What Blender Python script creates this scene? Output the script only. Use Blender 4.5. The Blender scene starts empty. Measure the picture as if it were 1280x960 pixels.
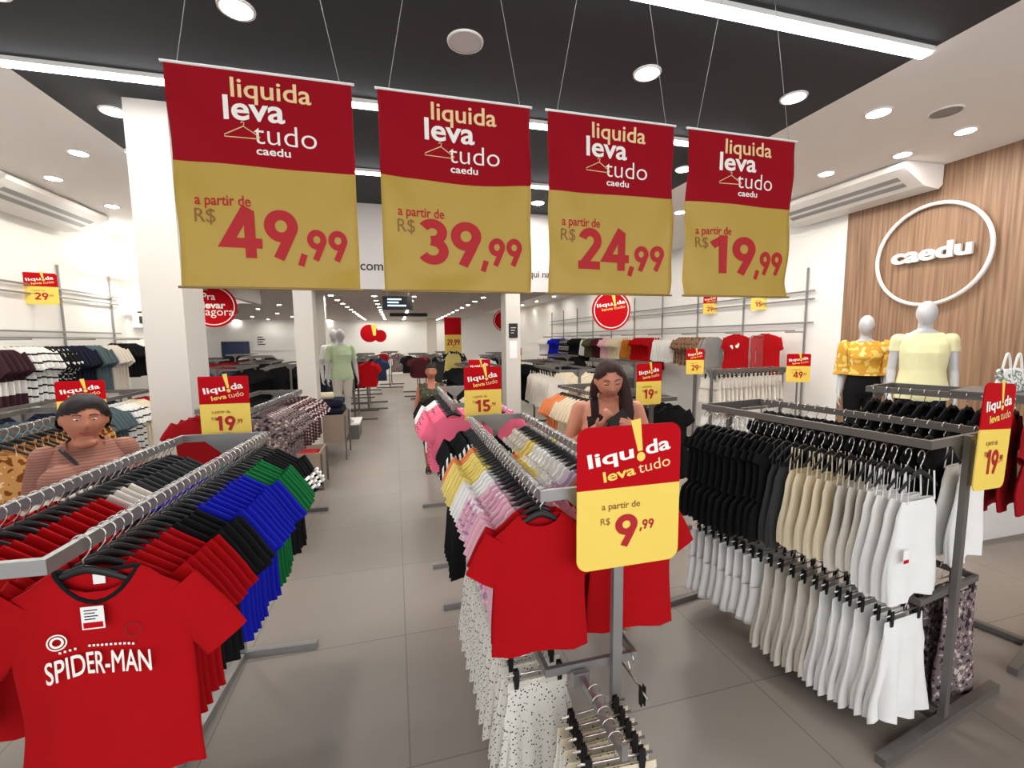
import bpy, bmesh, math, random
import numpy as np
from mathutils import Vector, Matrix, noise

# ------------------------------------------------------------------ camera, world, exposure
SC = bpy.context.scene
COL = SC.collection
cam_d = bpy.data.cameras.new('camera')
cam_d.sensor_width = 36.0
cam_d.lens = 551.5 / 1280 * 36.0
cam_d.clip_start = 0.05
cam = bpy.data.objects.new('camera', cam_d)
COL.objects.link(cam)
YAW, PITCH, ROLL = math.radians(14.78), math.radians(5.82), math.radians(-0.606)
_f = Vector((math.sin(YAW) * math.cos(PITCH), math.cos(YAW) * math.cos(PITCH), -math.sin(PITCH)))
_r = Vector((math.cos(YAW), -math.sin(YAW), 0))
_u = _r.cross(_f)
_c, _s = math.cos(ROLL), math.sin(ROLL)
_right, _up = _c * _r + _s * _u, -_s * _r + _c * _u
M = Matrix((_right, _up, -_f)).transposed().to_4x4()
M.translation = (0, 0, 1.85)
cam.matrix_world = M
SC.camera = cam

w = bpy.data.worlds.new('world')
w.use_nodes = True
w.node_tree.nodes['Background'].inputs[0].default_value = (0.95, 0.97, 1.0, 1)
w.node_tree.nodes['Background'].inputs[1].default_value = 0.78      # light of the mall hall through the open shop front
SC.world = w
SC.view_settings.view_transform = 'Standard'
SC.view_settings.look = 'None'
SC.view_settings.gamma = 1
SC.view_settings.use_curve_mapping = False
SC.view_settings.exposure = 1.55
SC.cycles.use_denoising = True
SC.cycles.max_bounces = 7
SC.cycles.diffuse_bounces = 4
SC.cycles.sample_clamp_indirect = 6

STRIP_E, LAMP_E, BACK_E, WASH_E = 9.0, 130.0, 95.0, 80.0
H = 3.76          # front ceiling
HB = 2.95         # lower back ceiling
WR, WL = 6.08, -4.71
YB = 25.0
PI = math.pi
rnd = random.Random(7)


def R(d):
    return math.radians(d)


# ------------------------------------------------------------------ materials
def lin(c):
    return tuple(((v / 255) / 12.92 if v / 255 <= 0.04045 else ((v / 255 + 0.055) / 1.055) ** 2.4) for v in c) + (1,)


_mats = {}


def base_mat(name, rgb, rough=0.6, metal=0.0, spec=0.5):
    m = bpy.data.materials.new(name)
    m.use_nodes = True
    b = m.node_tree.nodes['Principled BSDF']
    b.inputs['Base Color'].default_value = lin(rgb)
    b.inputs['Roughness'].default_value = rough
    b.inputs['Metallic'].default_value = metal
    b.inputs['Specular IOR Level'].default_value = spec
    return m, m.node_tree, b


def mat(name, rgb, rough=0.6, metal=0.0, vary=0.06, scale=6.0, bump=0.0, bscale=300.0, spec=0.4):
    if name in _mats:
        return _mats[name]
    m, t, b = base_mat(name, rgb, rough, metal, spec)
    tc = t.nodes.new('ShaderNodeTexCoord')
    n = t.nodes.new('ShaderNodeTexNoise')
    n.inputs['Scale'].default_value = scale
    n.inputs['Detail'].default_value = 3
    t.links.new(tc.outputs['Object'], n.inputs['Vector'])
    mx = t.nodes.new('ShaderNodeMix')
    mx.data_type = 'RGBA'
    l = lin(rgb)
    mx.inputs['A'].default_value = tuple(v * (1 - vary) for v in l[:3]) + (1,)
    mx.inputs['B'].default_value = tuple(min(1, v * (1 + vary)) for v in l[:3]) + (1,)
    t.links.new(n.outputs['Fac'], mx.inputs['Factor'])
    t.links.new(mx.outputs['Result'], b.inputs['Base Color'])
    if bump:
        n2 = t.nodes.new('ShaderNodeTexNoise')
        n2.inputs['Scale'].default_value = bscale
        t.links.new(tc.outputs['Object'], n2.inputs['Vector'])
        bp = t.nodes.new('ShaderNodeBump')
        bp.inputs['Strength'].default_value = bump
        bp.inputs['Distance'].default_value = 0.002
        t.links.new(n2.outputs['Fac'], bp.inputs['Height'])
        t.links.new(bp.outputs['Normal'], b.inputs['Normal'])
    _mats[name] = m
    return m


def cloth(name, rgb):
    return mat('cloth_' + name, rgb, 0.88, 0, 0.07, 9, 0.25, 420, 0.2)


def emit(name, rgb, strength):
    if name in _mats:
        return _mats[name]
    m = bpy.data.materials.new(name)
    m.use_nodes = True
    t = m.node_tree
    t.nodes.clear()
    e = t.nodes.new('ShaderNodeEmission')
    e.inputs[0].default_value = lin(rgb)
    e.inputs[1].default_value = strength
    o = t.nodes.new('ShaderNodeOutputMaterial')
    t.links.new(e.outputs[0], o.inputs[0])
    _mats[name] = m
    return m


def pattern(name, cols, kind, scale=20.0, rough=0.88, thr=0.5, axis=2):
    """cloth with a woven or printed pattern: stripes, dots, blotch, plaid"""
    if name in _mats:
        return _mats[name]
    m, t, b = base_mat(name, cols[0], rough, 0, 0.2)
    tc = t.nodes.new('ShaderNodeTexCoord')
    N = t.nodes.new
    if kind == 'stripes':
        sp = N('ShaderNodeSeparateXYZ')
        t.links.new(tc.outputs['Object'], sp.inputs[0])
        ml = N('ShaderNodeMath'); ml.operation = 'MULTIPLY'; ml.inputs[1].default_value = scale
        t.links.new(sp.outputs[axis], ml.inputs[0])
        fr = N('ShaderNodeMath'); fr.operation = 'FRACT'
        t.links.new(ml.outputs[0], fr.inputs[0])
        g = N('ShaderNodeMath'); g.operation = 'GREATER_THAN'; g.inputs[1].default_value = thr
        t.links.new(fr.outputs[0], g.inputs[0]); fac = g.outputs[0]
    elif kind == 'dots':
        v = N('ShaderNodeTexVoronoi'); v.inputs['Scale'].default_value = scale
        t.links.new(tc.outputs['Object'], v.inputs['Vector'])
        g = N('ShaderNodeMath'); g.operation = 'LESS_THAN'; g.inputs[1].default_value = thr
        t.links.new(v.outputs['Distance'], g.inputs[0]); fac = g.outputs[0]
    elif kind == 'plaid':
        sp = N('ShaderNodeSeparateXYZ')
        t.links.new(tc.outputs['Object'], sp.inputs[0])
        outs = []
        for ax in (0, 2):
            ml = N('ShaderNodeMath'); ml.operation = 'MULTIPLY'; ml.inputs[1].default_value = scale
            t.links.new(sp.outputs[ax], ml.inputs[0])
            fr = N('ShaderNodeMath'); fr.operation = 'FRACT'
            t.links.new(ml.outputs[0], fr.inputs[0])
            g = N('ShaderNodeMath'); g.operation = 'GREATER_THAN'; g.inputs[1].default_value = thr
            t.links.new(fr.outputs[0], g.inputs[0]); outs.append(g.outputs[0])
        ad = N('ShaderNodeMath'); ad.operation = 'ADD'
        t.links.new(outs[0], ad.inputs[0]); t.links.new(outs[1], ad.inputs[1])
        hf = N('ShaderNodeMath'); hf.operation = 'MULTIPLY'; hf.inputs[1].default_value = 0.5
        t.links.new(ad.outputs[0], hf.inputs[0]); fac = hf.outputs[0]
    else:
        n = N('ShaderNodeTexNoise'); n.inputs['Scale'].default_value = scale; n.inputs['Detail'].default_value = 1.5
        t.links.new(tc.outputs['Object'], n.inputs['Vector'])
        fac = n.outputs['Fac']
    rp = N('ShaderNodeValToRGB')
    rp.color_ramp.interpolation = 'CONSTANT' if kind in ('blotch', 'stripes', 'dots') else 'LINEAR'
    k = len(cols)
    el = rp.color_ramp.elements
    el[0].position = 0; el[0].color = lin(cols[0])
    if kind == 'blotch':
        ps = [0.0] + [0.40 + 0.22 * i / max(1, k - 2) for i in range(k - 1)]
    else:
        ps = [i / (k - 1) if kind == 'plaid' else i / k + (0.01 if i else 0) for i in range(k)]
    el[1].position = ps[1]; el[1].color = lin(cols[1])
    for i in range(2, k):
        e = el.new(ps[i]); e.color = lin(cols[i])
    t.links.new(fac, rp.inputs[0])
    t.links.new(rp.outputs[0], b.inputs['Base Color'])
    _mats[name] = m
    return m


def m_floor():
    m, t, b = base_mat('porcelain_floor', (122, 112, 104), 0.3)
    tc = t.nodes.new('ShaderNodeTexCoord')
    br = t.nodes.new('ShaderNodeTexBrick')
    br.offset = 0.0
    br.inputs['Scale'].default_value = 1.0
    br.inputs['Brick Width'].default_value = 0.9
    br.inputs['Row Height'].default_value = 0.9
    br.inputs['Mortar Size'].default_value = 0.004
    br.inputs['Color1'].default_value = lin((138, 128, 119))
    br.inputs['Color2'].default_value = lin((132, 122, 114))
    br.inputs['Mortar'].default_value = lin((110, 102, 95))
    t.links.new(tc.outputs['Object'], br.inputs['Vector'])
    n = t.nodes.new('ShaderNodeTexNoise')
    n.inputs['Scale'].default_value = 1.6
    n.inputs['Detail'].default_value = 5
    t.links.new(tc.outputs['Object'], n.inputs['Vector'])
    mx = t.nodes.new('ShaderNodeMix'); mx.data_type = 'RGBA'; mx.blend_type = 'MULTIPLY'
    mx.inputs['Factor'].default_value = 0.3
    t.links.new(br.outputs['Color'], mx.inputs['A'])
    t.links.new(n.outputs['Color'], mx.inputs['B'])
    mx2 = t.nodes.new('ShaderNodeMix'); mx2.data_type = 'RGBA'
    t.links.new(br.outputs['Color'], mx2.inputs['A'])
    rp = t.nodes.new('ShaderNodeMapRange')
    rp.inputs['To Min'].default_value = 0.36; rp.inputs['To Max'].default_value = 0.5
    t.links.new(n.outputs['Fac'], rp.inputs['Value'])
    t.links.new(rp.outputs[0], b.inputs['Roughness'])
    t.links.new(br.outputs['Color'], b.inputs['Base Color'])
    return m


def m_wood():
    m, t, b = base_mat('slatted_wood', (150, 112, 84), 0.5)
    tc = t.nodes.new('ShaderNodeTexCoord')
    mp = t.nodes.new('ShaderNodeMapping')
    mp.inputs['Scale'].default_value = (1, 34, 0.9)
    t.links.new(tc.outputs['Object'], mp.inputs['Vector'])
    n = t.nodes.new('ShaderNodeTexNoise')
    n.inputs['Scale'].default_value = 1.0; n.inputs['Detail'].default_value = 4
    t.links.new(mp.outputs[0], n.inputs['Vector'])
    rp = t.nodes.new('ShaderNodeValToRGB')
    rp.color_ramp.elements[0].position = 0.3; rp.color_ramp.elements[0].color = lin((114, 84, 62))
    rp.color_ramp.elements[1].position = 0.7; rp.color_ramp.elements[1].color = lin((166, 132, 104))
    t.links.new(n.outputs['Fac'], rp.inputs[0])
    t.links.new(rp.outputs[0], b.inputs['Base Color'])
    return m


WHITE = mat('wall_paint', (236, 234, 230), 0.75, vary=0.015, scale=1.5)
CEILW = mat('ceiling_white', (238, 234, 230), 0.8, vary=0.015, scale=1.5)
CEILD = mat('ceiling_dark', (46, 48, 52), 0.7, vary=0.05, scale=1.2)
CEILB = mat('ceiling_back', (206, 201, 198), 0.8, vary=0.03, scale=1.2)
BULK = mat('bulkhead_paint', (196, 190, 186), 0.8, vary=0.02, scale=1.2)
FLOOR = m_floor()
WOOD = m_wood()
COLP = mat('column_paint', (206, 200, 191), 0.75, vary=0.015, scale=1.5)
STEEL = mat('satin_steel', (150, 148, 146), 0.38, 0.55, vary=0.04, scale=20)
DSTEEL = mat('grey_steel', (112, 108, 104), 0.42, 0.45, vary=0.04, scale=20)
CHROME = mat('chrome_wire', (205, 202, 198), 0.22, 0.9, vary=0.02, scale=30)
BLACKP = mat('black_plastic', (22, 21, 22), 0.45, vary=0.05, scale=30)
WHITEP = mat('white_plastic', (232, 230, 226), 0.45, vary=0.02, scale=8)
GREYP = mat('grey_mannequin', (196, 194, 196), 0.45, vary=0.03, scale=8)
SIGNRED = mat('sign_red', (182, 5, 20), 0.7, vary=0.03, scale=4, spec=0.1)
SIGNYEL = mat('sign_yellow', (240, 208, 92), 0.55, vary=0.03, scale=4)
BANRED = mat('banner_red', (150, 12, 28), 0.75, vary=0.05, scale=5, spec=0.12)
BANYEL = mat('banner_yellow', (182, 150, 62), 0.5, vary=0.06, scale=5)
LETW = mat('letter_white', (246, 240, 230), 0.6, vary=0.01)
LETC = mat('letter_cream', (240, 206, 150), 0.6, vary=0.01)
LETR = mat('letter_red', (176, 18, 26), 0.6, vary=0.01)
LETB = mat('letter_brown', (140, 92, 40), 0.6, vary=0.01)
LETK = mat('letter_black', (40, 38, 38), 0.6, vary=0.01)
LAMP = emit('lamp_glow', (255, 252, 246), LAMP_E)
BACKLAMP = emit('back_lamp_glow', (255, 250, 240), BACK_E)
STRIP = emit('strip_glow', (250, 252, 255), STRIP_E)
SPOTL = emit('spot_glow', (255, 248, 236), WASH_E)
TAGW = mat('paper_tag', (238, 236, 232), 0.7, vary=0.02)


# ------------------------------------------------------------------ mesh building
class MB:
    def __init__(s):
        s.v, s.f, s.mi, s.sm = [], [], [], []

    def add(s, vs, fs, mi=0, smooth=False):
        b = len(s.v)
        s.v += [tuple(p) for p in vs]
        for f in fs:
            s.f.append(tuple(b + i for i in f)); s.mi.append(mi); s.sm.append(smooth)
        return s

    def box(s, x0, x1, y0, y1, z0, z1, mi=0, mtx=None):
        vs = [Vector((x, y, z)) for z in (z0, z1) for y in (y0, y1) for x in (x0, x1)]
        if mtx is not None:
            vs = [mtx @ v for v in vs]
        return s.add(vs, [(0, 2, 3, 1), (4, 5, 7, 6), (0, 1, 5, 4), (2, 6, 7, 3), (0, 4, 6, 2), (1, 3, 7, 5)], mi)

    def bar(s, p, q, wx, wz, mi=0):
        """rectangular bar between two points; wz is its upright size"""
        p, q = Vector(p), Vector(q)
        d = (q - p).normalized()
        side = d.cross(Vector((0, 0, 1)))
        if side.length < 1e-4:
            side = Vector((1, 0, 0))
        side.normalize()
        up = side.cross(d)
        vs = [c + side * a * wx / 2 + up * b * wz / 2 for c in (p, q) for a, b in ((-1, -1), (1, -1), (1, 1), (-1, 1))]
        return s.add(vs, [(0, 1, 2, 3), (7, 6, 5, 4), (0, 4, 5, 1), (1, 5, 6, 2), (2, 6, 7, 3), (3, 7, 4, 0)], mi)

    def tube(s, pts, r, n=8, mi=0, closed=False):
        pts = [Vector(p) for p in pts]
        rs = r if isinstance(r, (list, tuple)) else [r] * len(pts)
        vs, fs = [], []
        k = len(pts)
        up = None
        for i, p in enumerate(pts):
            if closed:
                d = pts[(i + 1) % k] - pts[i - 1]
            else:
                d = pts[min(i + 1, k - 1)] - pts[max(i - 1, 0)]
            d.normalize()
            if up is None:
                up = Vector((0, 0, 1)) if abs(d.z) < 0.9 else Vector((1, 0, 0))
            a = d.cross(up).normalized()
            up = a.cross(d)
            for j in range(n):
                t = 2 * PI * j / n
                vs.append(p + rs[i] * (math.cos(t) * a + math.sin(t) * up))
        m = k if closed else k - 1
        for i in range(m):
            i2 = (i + 1) % k
            for j in range(n):
                j2 = (j + 1) % n
                fs.append((i * n + j, i * n + j2, i2 * n + j2, i2 * n + j))
        if not closed:
            fs.append(tuple(range(n))[::-1])
            fs.append(tuple((k - 1) * n + j for j in range(n)))
        return s.add(vs, fs, mi, True)

    def loft(s, rings, mi=0, cap0=False, cap1=False, smooth=True):
        n = len(rings[0])
        vs = [p for r in rings for p in r]
        fs = []
        for i in range(len(rings) - 1):
            for j in range(n):
                j2 = (j + 1) % n
                fs.append((i * n + j, i * n + j2, (i + 1) * n + j2, (i + 1) * n + j))
        if cap0:
            fs.append(tuple(range(n))[::-1])
        if cap1:
            fs.append(tuple((len(rings) - 1) * n + j for j in range(n)))
        return s.add(vs, fs, mi, smooth)

    def ball(s, c, rx, ry, rz, n=14, k=9, mi=0):
        rings = []
        for i in range(1, k):
            a = PI * i / k
            rings.append([(c[0] + rx * math.sin(a) * math.cos(2 * PI * j / n), c[1] + ry * math.sin(a) * math.sin(2 * PI * j / n), c[2] - rz * math.cos(a)) for j in range(n)])
        return s.loft(rings, mi, True, True)

    def prism(s, poly, y0, y1, mi=0):
        """polygon in x,z pushed from y0 (front) to y1"""
        n = len(poly)
        vs = [(x, y0, z) for x, z in poly] + [(x, y1, z) for x, z in poly]
        fs = [tuple(range(n)), tuple(range(2 * n - 1, n - 1, -1))] + [(i, (i + 1) % n + 0, n + (i + 1) % n, n + i)[::-1] for i in range(n)]
        return s.add(vs, fs, mi)

    def disc(s, c, r, h, n=24, mi=0, mi_face=None):
        """flat round plate hanging below z = c.z by h"""
        a = [(c[0] + r * math.cos(2 * PI * j / n), c[1] + r * math.sin(2 * PI * j / n), c[2]) for j in range(n)]
        b = [(x, y, z - h) for x, y, z in a]
        return s.loft([a, b], mi, True, True, False)

    def mesh(s, name, mats):
        me = bpy.data.meshes.new(name)
        me.from_pydata(s.v, [], s.f)
        for m in (mats if isinstance(mats, (list, tuple)) else [mats]):
            me.materials.append(m)
        me.polygons.foreach_set('material_index', s.mi)
        me.polygons.foreach_set('use_smooth', s.sm)
        me.update()
        return me

    def build(s, name, mats, parent=None, loc=None, rz=None):
        o = bpy.data.objects.new(name, s.mesh(name, mats))
        COL.objects.link(o)
        if parent is not None:
            o.parent = parent
        if loc is not None:
            o.location = loc
        if rz is not None:
            o.rotation_euler = (0, 0, rz)
        return o


def thing(name, label, cat, loc=(0, 0, 0), rz=0.0, group=None):
    o = bpy.data.objects.new(name, None)
    COL.objects.link(o)
    o.location = loc
    o.rotation_euler = (0, 0, rz)
    o.empty_display_size = 0.05
    o['label'] = label
    o['category'] = cat
    if group:
        o['group'] = group
    return o


def tag(o, label, cat, group=None):
    o['label'] = label
    o['category'] = cat
    if group:
        o['group'] = group
    return o


def struct(name, mb, mats):
    o = mb.build(name, mats)
    o['kind'] = 'structure'
    return o


def dup(o, loc, rz=0.0, label=None, group=None, material=None, scale=None, slot=0):
    r = o.copy()
    COL.objects.link(r)
    r.location = loc
    r.rotation_euler = (0, 0, rz)
    if scale:
        r.scale = scale
    if label:
        r['label'] = label
    if group:
        r['group'] = group
    for ch in KIDS.get(o.name, []):
        c = ch.copy(); COL.objects.link(c); c.parent = r
    if material is not None and r.type == 'MESH':
        r.material_slots[slot].link = 'OBJECT'
        r.material_slots[slot].material = material
    return r


KIDS = {}

# text ------------------------------------------------------------------
_text = {}


def text_poly(sx, off=0.0, ext=0.0):
    key = (sx, off, ext)
    if key not in _text:
        cu = bpy.data.curves.new('text', 'FONT')
        cu.body = sx
        cu.size = 1
        cu.offset = off
        cu.extrude = ext
        cu.resolution_u = 4
        o = bpy.data.objects.new('text', cu)
        COL.objects.link(o)
        dg = bpy.context.evaluated_depsgraph_get()
        me = bpy.data.meshes.new_from_object(o.evaluated_get(dg))
        vs = [tuple(v.co) for v in me.vertices]
        fs = [tuple(p.vertices) for p in me.polygons]
        bpy.data.objects.remove(o)
        bpy.data.curves.remove(cu)
        bpy.data.meshes.remove(me)
        x0, x1 = min(v[0] for v in vs), max(v[0] for v in vs)
        y0, y1 = min(v[1] for v in vs), max(v[1] for v in vs)
        _text[key] = ([((v[0] - x0) / (x1 - x0), (v[1] - y0) / (y1 - y0), v[2]) for v in vs], fs, (x1 - x0) / (y1 - y0))
    return _text[key]


def put_text(mb, sx, u0, u1, vt, vb, fn, off=0.0, mi=0, rot=0.0, piv=(0.5, 0.5), asp=1.0):
    """writes sx into the box u0..u1, vt..vb (v downwards); fn maps (u, v) to a point"""
    vs, fs, _ = text_poly(sx, off)
    c, s_ = math.cos(rot), math.sin(rot)
    out = []
    for x, y, z in vs:
        u = u0 + (u1 - u0) * x
        v = vb + (vt - vb) * y
        du, dv = (u - piv[0]), (v - piv[1]) * asp
        u, v = piv[0] + c * du + s_ * dv, piv[1] + (-s_ * du + c * dv) / asp
        out.append(fn(u, v))
    mb.add(out, fs, mi)


def arc(cx, cz, rx, rz, a0, a1, n=16):
    return [(cx + rx * math.cos(R(a0 + (a1 - a0) * k / n)), cz + rz * math.sin(R(a0 + (a1 - a0) * k / n))) for k in range(n + 1)]


# heavy geometric figures drawn as even strokes: (advance width, [(centre line, closed)])
FIG = {
    '9': (0.66, [(arc(0.33, 0.665, 0.215, 0.225, -38, 322, 30), True), ([(0.515, 0.56), (0.43, 0.36), (0.26, 0.0)], False)]),
    '4': (0.74, [([(0.50, 1.0), (0.10, 0.295), (0.735, 0.295)], False), ([(0.52, 0.94), (0.52, 0.0)], False)]),
    '3': (0.60, [(arc(0.27, 0.715, 0.20, 0.185, 150, -70, 14) + [(0.24, 0.525)], False), ([(0.24, 0.525)] + arc(0.27, 0.305, 0.225, 0.205, 75, -150, 16), False)]),
    '2': (0.62, [(arc(0.30, 0.69, 0.205, 0.21, 165, -35, 14) + [(0.11, 0.10)], False), ([(0.0, 0.10), (0.57, 0.10)], False)]),
    '1': (0.46, [([(0.02, 0.74), (0.26, 0.90)], False), ([(0.27, 1.0), (0.27, 0.0)], False)]),
    '5': (0.62, [([(0.53, 0.90), (0.12, 0.90)], False), ([(0.165, 0.98), (0.125, 0.50)], False), ([(0.125, 0.53)] + arc(0.28, 0.315, 0.225, 0.215, 110, -150, 18), False)]),
    '0': (0.66, [(arc(0.33, 0.5, 0.22, 0.40, 0, 360, 30), True)]),
    ',': (0.26, [([(0.20, 0.18), (0.07, -0.20)], False)]),
}


def put_figures(mb, sx, u0, u1, vt, vb, fn, mi=0, t=0.20):
    """figures of full height vt..vb set into u0..u1; the comma may drop below"""
    wtot = sum(FIG[c][0] for c in sx) + 0.03 * (len(sx) - 1)
    x0 = 0.0
    for c in sx:
        adv, strokes = FIG[c]
        for si, (pts, closed) in enumerate(strokes):
            P = [Vector((x0 + a, b)) for a, b in pts]
            if closed:
                P = P[:-1]
            n = len(P)
            L_, R_ = [], []
            for i in range(n):
                a = P[i - 1] if (closed or i > 0) else P[i]
                b = P[(i + 1) % n] if (closed or i < n - 1) else P[i]
                d1 = (P[i] - a).normalized() if (P[i] - a).length > 1e-6 else (b - P[i]).normalized()
                d2 = (b - P[i]).normalized() if (b - P[i]).length > 1e-6 else d1
                nn = Vector((-(d1 + d2).y, (d1 + d2).x)).normalized()
                k = 1 / max(0.45, nn.dot(Vector((-d1.y, d1.x))))
                L_.append(P[i] + nn * (t / 2) * k); R_.append(P[i] - nn * (t / 2) * k)
            mp = lambda q: tuple(Vector(fn(u0 + (u1 - u0) * q.x / wtot, vb + (vt - vb) * q.y)) + Vector((0, -0.0007 * si, 0)))
            vs = [mp(q) for q in L_] + [mp(q) for q in R_]
            m = n if closed else n - 1
            mb.add(vs, [(i, (i + 1) % n, n + (i + 1) % n, n + i)[::-1] for i in range(m)], mi)
        x0 += adv + 0.03


def put_poly(mb, poly, fn, mi=0, rot=0.0, piv=(0.5, 0.5), asp=1.0):
    c, s_ = math.cos(rot), math.sin(rot)
    out = []
    for u, v in poly:
        du, dv = u - piv[0], (v - piv[1]) * asp
        out.append(fn(piv[0] + c * du + s_ * dv, piv[1] + (-s_ * du + c * dv) / asp))
    mb.add(out, [tuple(range(len(poly)))], mi)


# ------------------------------------------------------------------ the room
def slab(name, m, *b):
    return struct(name, MB().box(*b), m)


slab('floor', FLOOR, -11.2, 6.3, -2.5, YB + 0.2, -0.1, 0)
slab('ceiling_dark', CEILD, -2.52, 3.56, -2.0, 6.7, H, H + 0.1)
slab('ceiling_side_left', CEILW, WL - 0.2, -2.52, -2.0, 9.6, H, H + 0.1)
slab('ceiling_side_right', CEILW, 3.56, WR + 0.2, -2.0, 9.6, H, H + 0.1)
slab('ceiling_back', CEILB, -2.62, 3.56, 6.95, YB, HB, HB + 0.1)
slab('ceiling_back_left', CEILB, -11.2, -2.62, 9.8, YB, HB, HB + 0.1)
slab('ceiling_back_right', CEILW, 3.56, WR, 9.7, YB, 3.33, 3.43)
slab('wall_bulkhead', BULK, -2.52, 3.56, 6.7, 6.95, 2.58, H)
slab('wall_bulkhead_side', BULK, 3.56, 3.66, 6.95, YB, HB, 3.36)
slab('wall_bulkhead_step', CEILW, 3.66, WR, 9.6, 9.7, 3.33, H)
slab('wall_bulkhead_left', BULK, -2.62, -2.52, 6.95, 9.6, 2.58, H)
slab('wall_bulkhead_end', BULK, -3.7, -2.52, 9.6, 9.8, 2.58, H)
slab('wall_left', WHITE, WL - 0.2, WL, -2.0, 9.6, 0, H)
slab('wall_return', WHITE, WL - 0.2, -3.7, 9.6, 9.8, 0, H)
slab('wall_right', WHITE, WR, WR + 0.2, 4.86, YB, 0, H)
slab('wall_right_wood', WOOD, WR, WR + 0.2, -2.0, 4.86, 0, H)
slab('wall_back', WHITE, -11.2, WR + 0.2, YB, YB + 0.2, 0, 3.5)
slab('wall_back_left', WHITE, -11.3, -11.1, 9.8, YB, 0, HB)
slab('column_1', COLP, -1.99, -1.69, 4.3, 4.72, 0, H)
slab('column_2', COLP, -1.32, -1.08, 6.66, 6.98, 0, HB)
slab('column_3', COLP, 1.67, 1.90, 6.66, 6.98, 0, HB)
slab('column_4', COLP, 1.62, 2.1, 23.0, 23.4, 0, HB)
slab('column_5', COLP, -1.9, -1.6, 11.5, 11.8, 0, HB)

# lettering on the bulkhead, seen between the banners
mb = MB()
put_text(mb, 'compre', -0.43, 0.14, 0, 1, lambda u, v: (u, 6.694, 2.93 - 0.13 * v), 0.012)
o = mb.build('wall_lettering', LETK)
o['kind'] = 'structure'
mb = MB()
put_text(mb, 'aqui na', 2.0, 2.40, 0, 1, lambda u, v: (u, 6.694, 2.90 - 0.13 * v), 0.012)
o = mb.build('wall_lettering', LETK)
o['kind'] = 'structure'

# ------------------------------------------------------------------ ceiling lamps
def strip_lamp(y, label):
    t = thing('strip_lamp', label, 'lamp', (0.52, y, H), 0, 'long strip lamps across the dark ceiling')
    MB().box(-3.03, 3.03, -0.045, 0.045, -0.03, 0).build('housing', WHITEP, t)
    MB().box(-3.02, 3.02, -0.033, 0.033, -0.042, -0.0305).build('diffuser', STRIP, t)


strip_lamp(2.36, 'long white strip lamp across the dark ceiling, in front of the banners')
strip_lamp(3.93, 'long white strip lamp across the dark ceiling, just behind the banners')
strip_lamp(5.43, 'long white strip lamp across the dark ceiling, nearest the bulkhead lettering')


def downlight_proto(name, r, glow, label, group):
    t = thing(name, label, 'lamp', (0, 0, -50), 0, group)
    n = 24
    a = lambda rr, z: [(rr * math.cos(2 * PI * j / n), rr * math.sin(2 * PI * j / n), z) for j in range(n)]
    k = [MB().loft([a(r * 1.0, 0), a(r * 1.18, 0), a(r * 1.15, -0.012), a(r * 0.98, -0.012)], smooth=False).build('trim_ring', WHITEP, t),
         MB().disc((0, 0, -0.002), r * 0.97, 0.008, n).build('diffuser', glow, t)]
    KIDS[t.name] = k
    return t


def place(proto, spots, z, labels, group=None):
    first = True
    for i, (x, y) in enumerate(spots):
        lb = labels[i] if isinstance(labels, list) else labels
        if first:
            proto.location = (x, y, z); proto['label'] = lb; first = False
        else:
            dup(proto, (x, y, z), 0, lb, group)


dl = downlight_proto('downlight', 0.085, LAMP, '', 'round downlights in the dark ceiling')
place(dl, [(-2.05, 3.2), (-0.81, 3.05), (1.84, 3.04), (3.17, 3.05), (-2.18, 4.57), (3.26, 4.57), (2.02, 6.13)], H,
      ['round downlight in the dark ceiling at the upper left corner of the picture',
       'round downlight in the dark ceiling above the 49,99 banner',
       'round downlight in the dark ceiling above the 24,99 banner',
       'round downlight in the dark ceiling above the 19,99 banner near the white ceiling edge',
       'round downlight beside the top of the big white column',
       'round downlight seen between the 24,99 and 19,99 banners',
       'round downlight seen between the 39,99 and 24,99 banners by the bulkhead'])
wl = downlight_proto('ceiling_spotlight', 0.075, SPOTL, '', 'round spotlights in the white side ceilings')
sp = [(4.10, 3.07), (5.27, 3.13), (5.29, 3.68), (5.0, 4.3), (5.0, 5.1), (4.3, 6.1), (4.9, 6.4), (5.0, 7.6), (5.0, 8.8),
      (-3.9, 3.2), (-3.75, 4.3), (-3.8, 5.4), (-3.75, 6.5), (-3.75, 7.6), (-3.75, 8.7), (-3.0, 5.6), (-3.0, 7.3)]
place(wl, sp, H, ['large round lamp in the white ceiling nearest the dark ceiling edge, above the wood wall'] + ['small spotlight in the white ceiling above the wood wall beside the air conditioner'] * 2 +
      ['small spotlight in the white ceiling between the air conditioner and the 19,99 banner'] * 6 + ['recessed spotlight in the white ceiling over the left clothes wall'] * 8)
for o in list(COL.objects):
    if o.name.startswith('ceiling_spotlight'):
        lb = o['label']
        o['group'] = 'spotlights by the wood wall' if 'wood wall' in lb and 'small' in lb else ('spotlights behind the last banner' if 'between' in lb else ('spotlights over the left wall' if 'left' in lb else 'large lamp in white ceiling'))
        if 'large' in lb:
            o.scale = (1.15, 1.15, 1)

# round white speakers in the ceiling
for (x, y, m, lb) in [(0.51, 3.02, GREYP, 'round pale ceiling speaker in the dark ceiling above the 39,99 banner'), (4.66, 2.92, mat('grey_grille', (150, 144, 140), 0.8), 'round grey speaker grille in the white ceiling above the wood wall')]:
    t = thing('ceiling_speaker', lb, 'speaker', (x, y, H))
    n = 24
    a = lambda rr, z: [(rr * math.cos(2 * PI * j / n), rr * math.sin(2 * PI * j / n), z) for j in range(n)]
    MB().disc((0, 0, 0), 0.105, 0.008, 28).build('grille', m, t)
    MB().loft([a(0.106, 0), a(0.118, 0), a(0.115, -0.011), a(0.106, -0.011)], smooth=False).build('rim', WHITEP, t)

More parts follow.
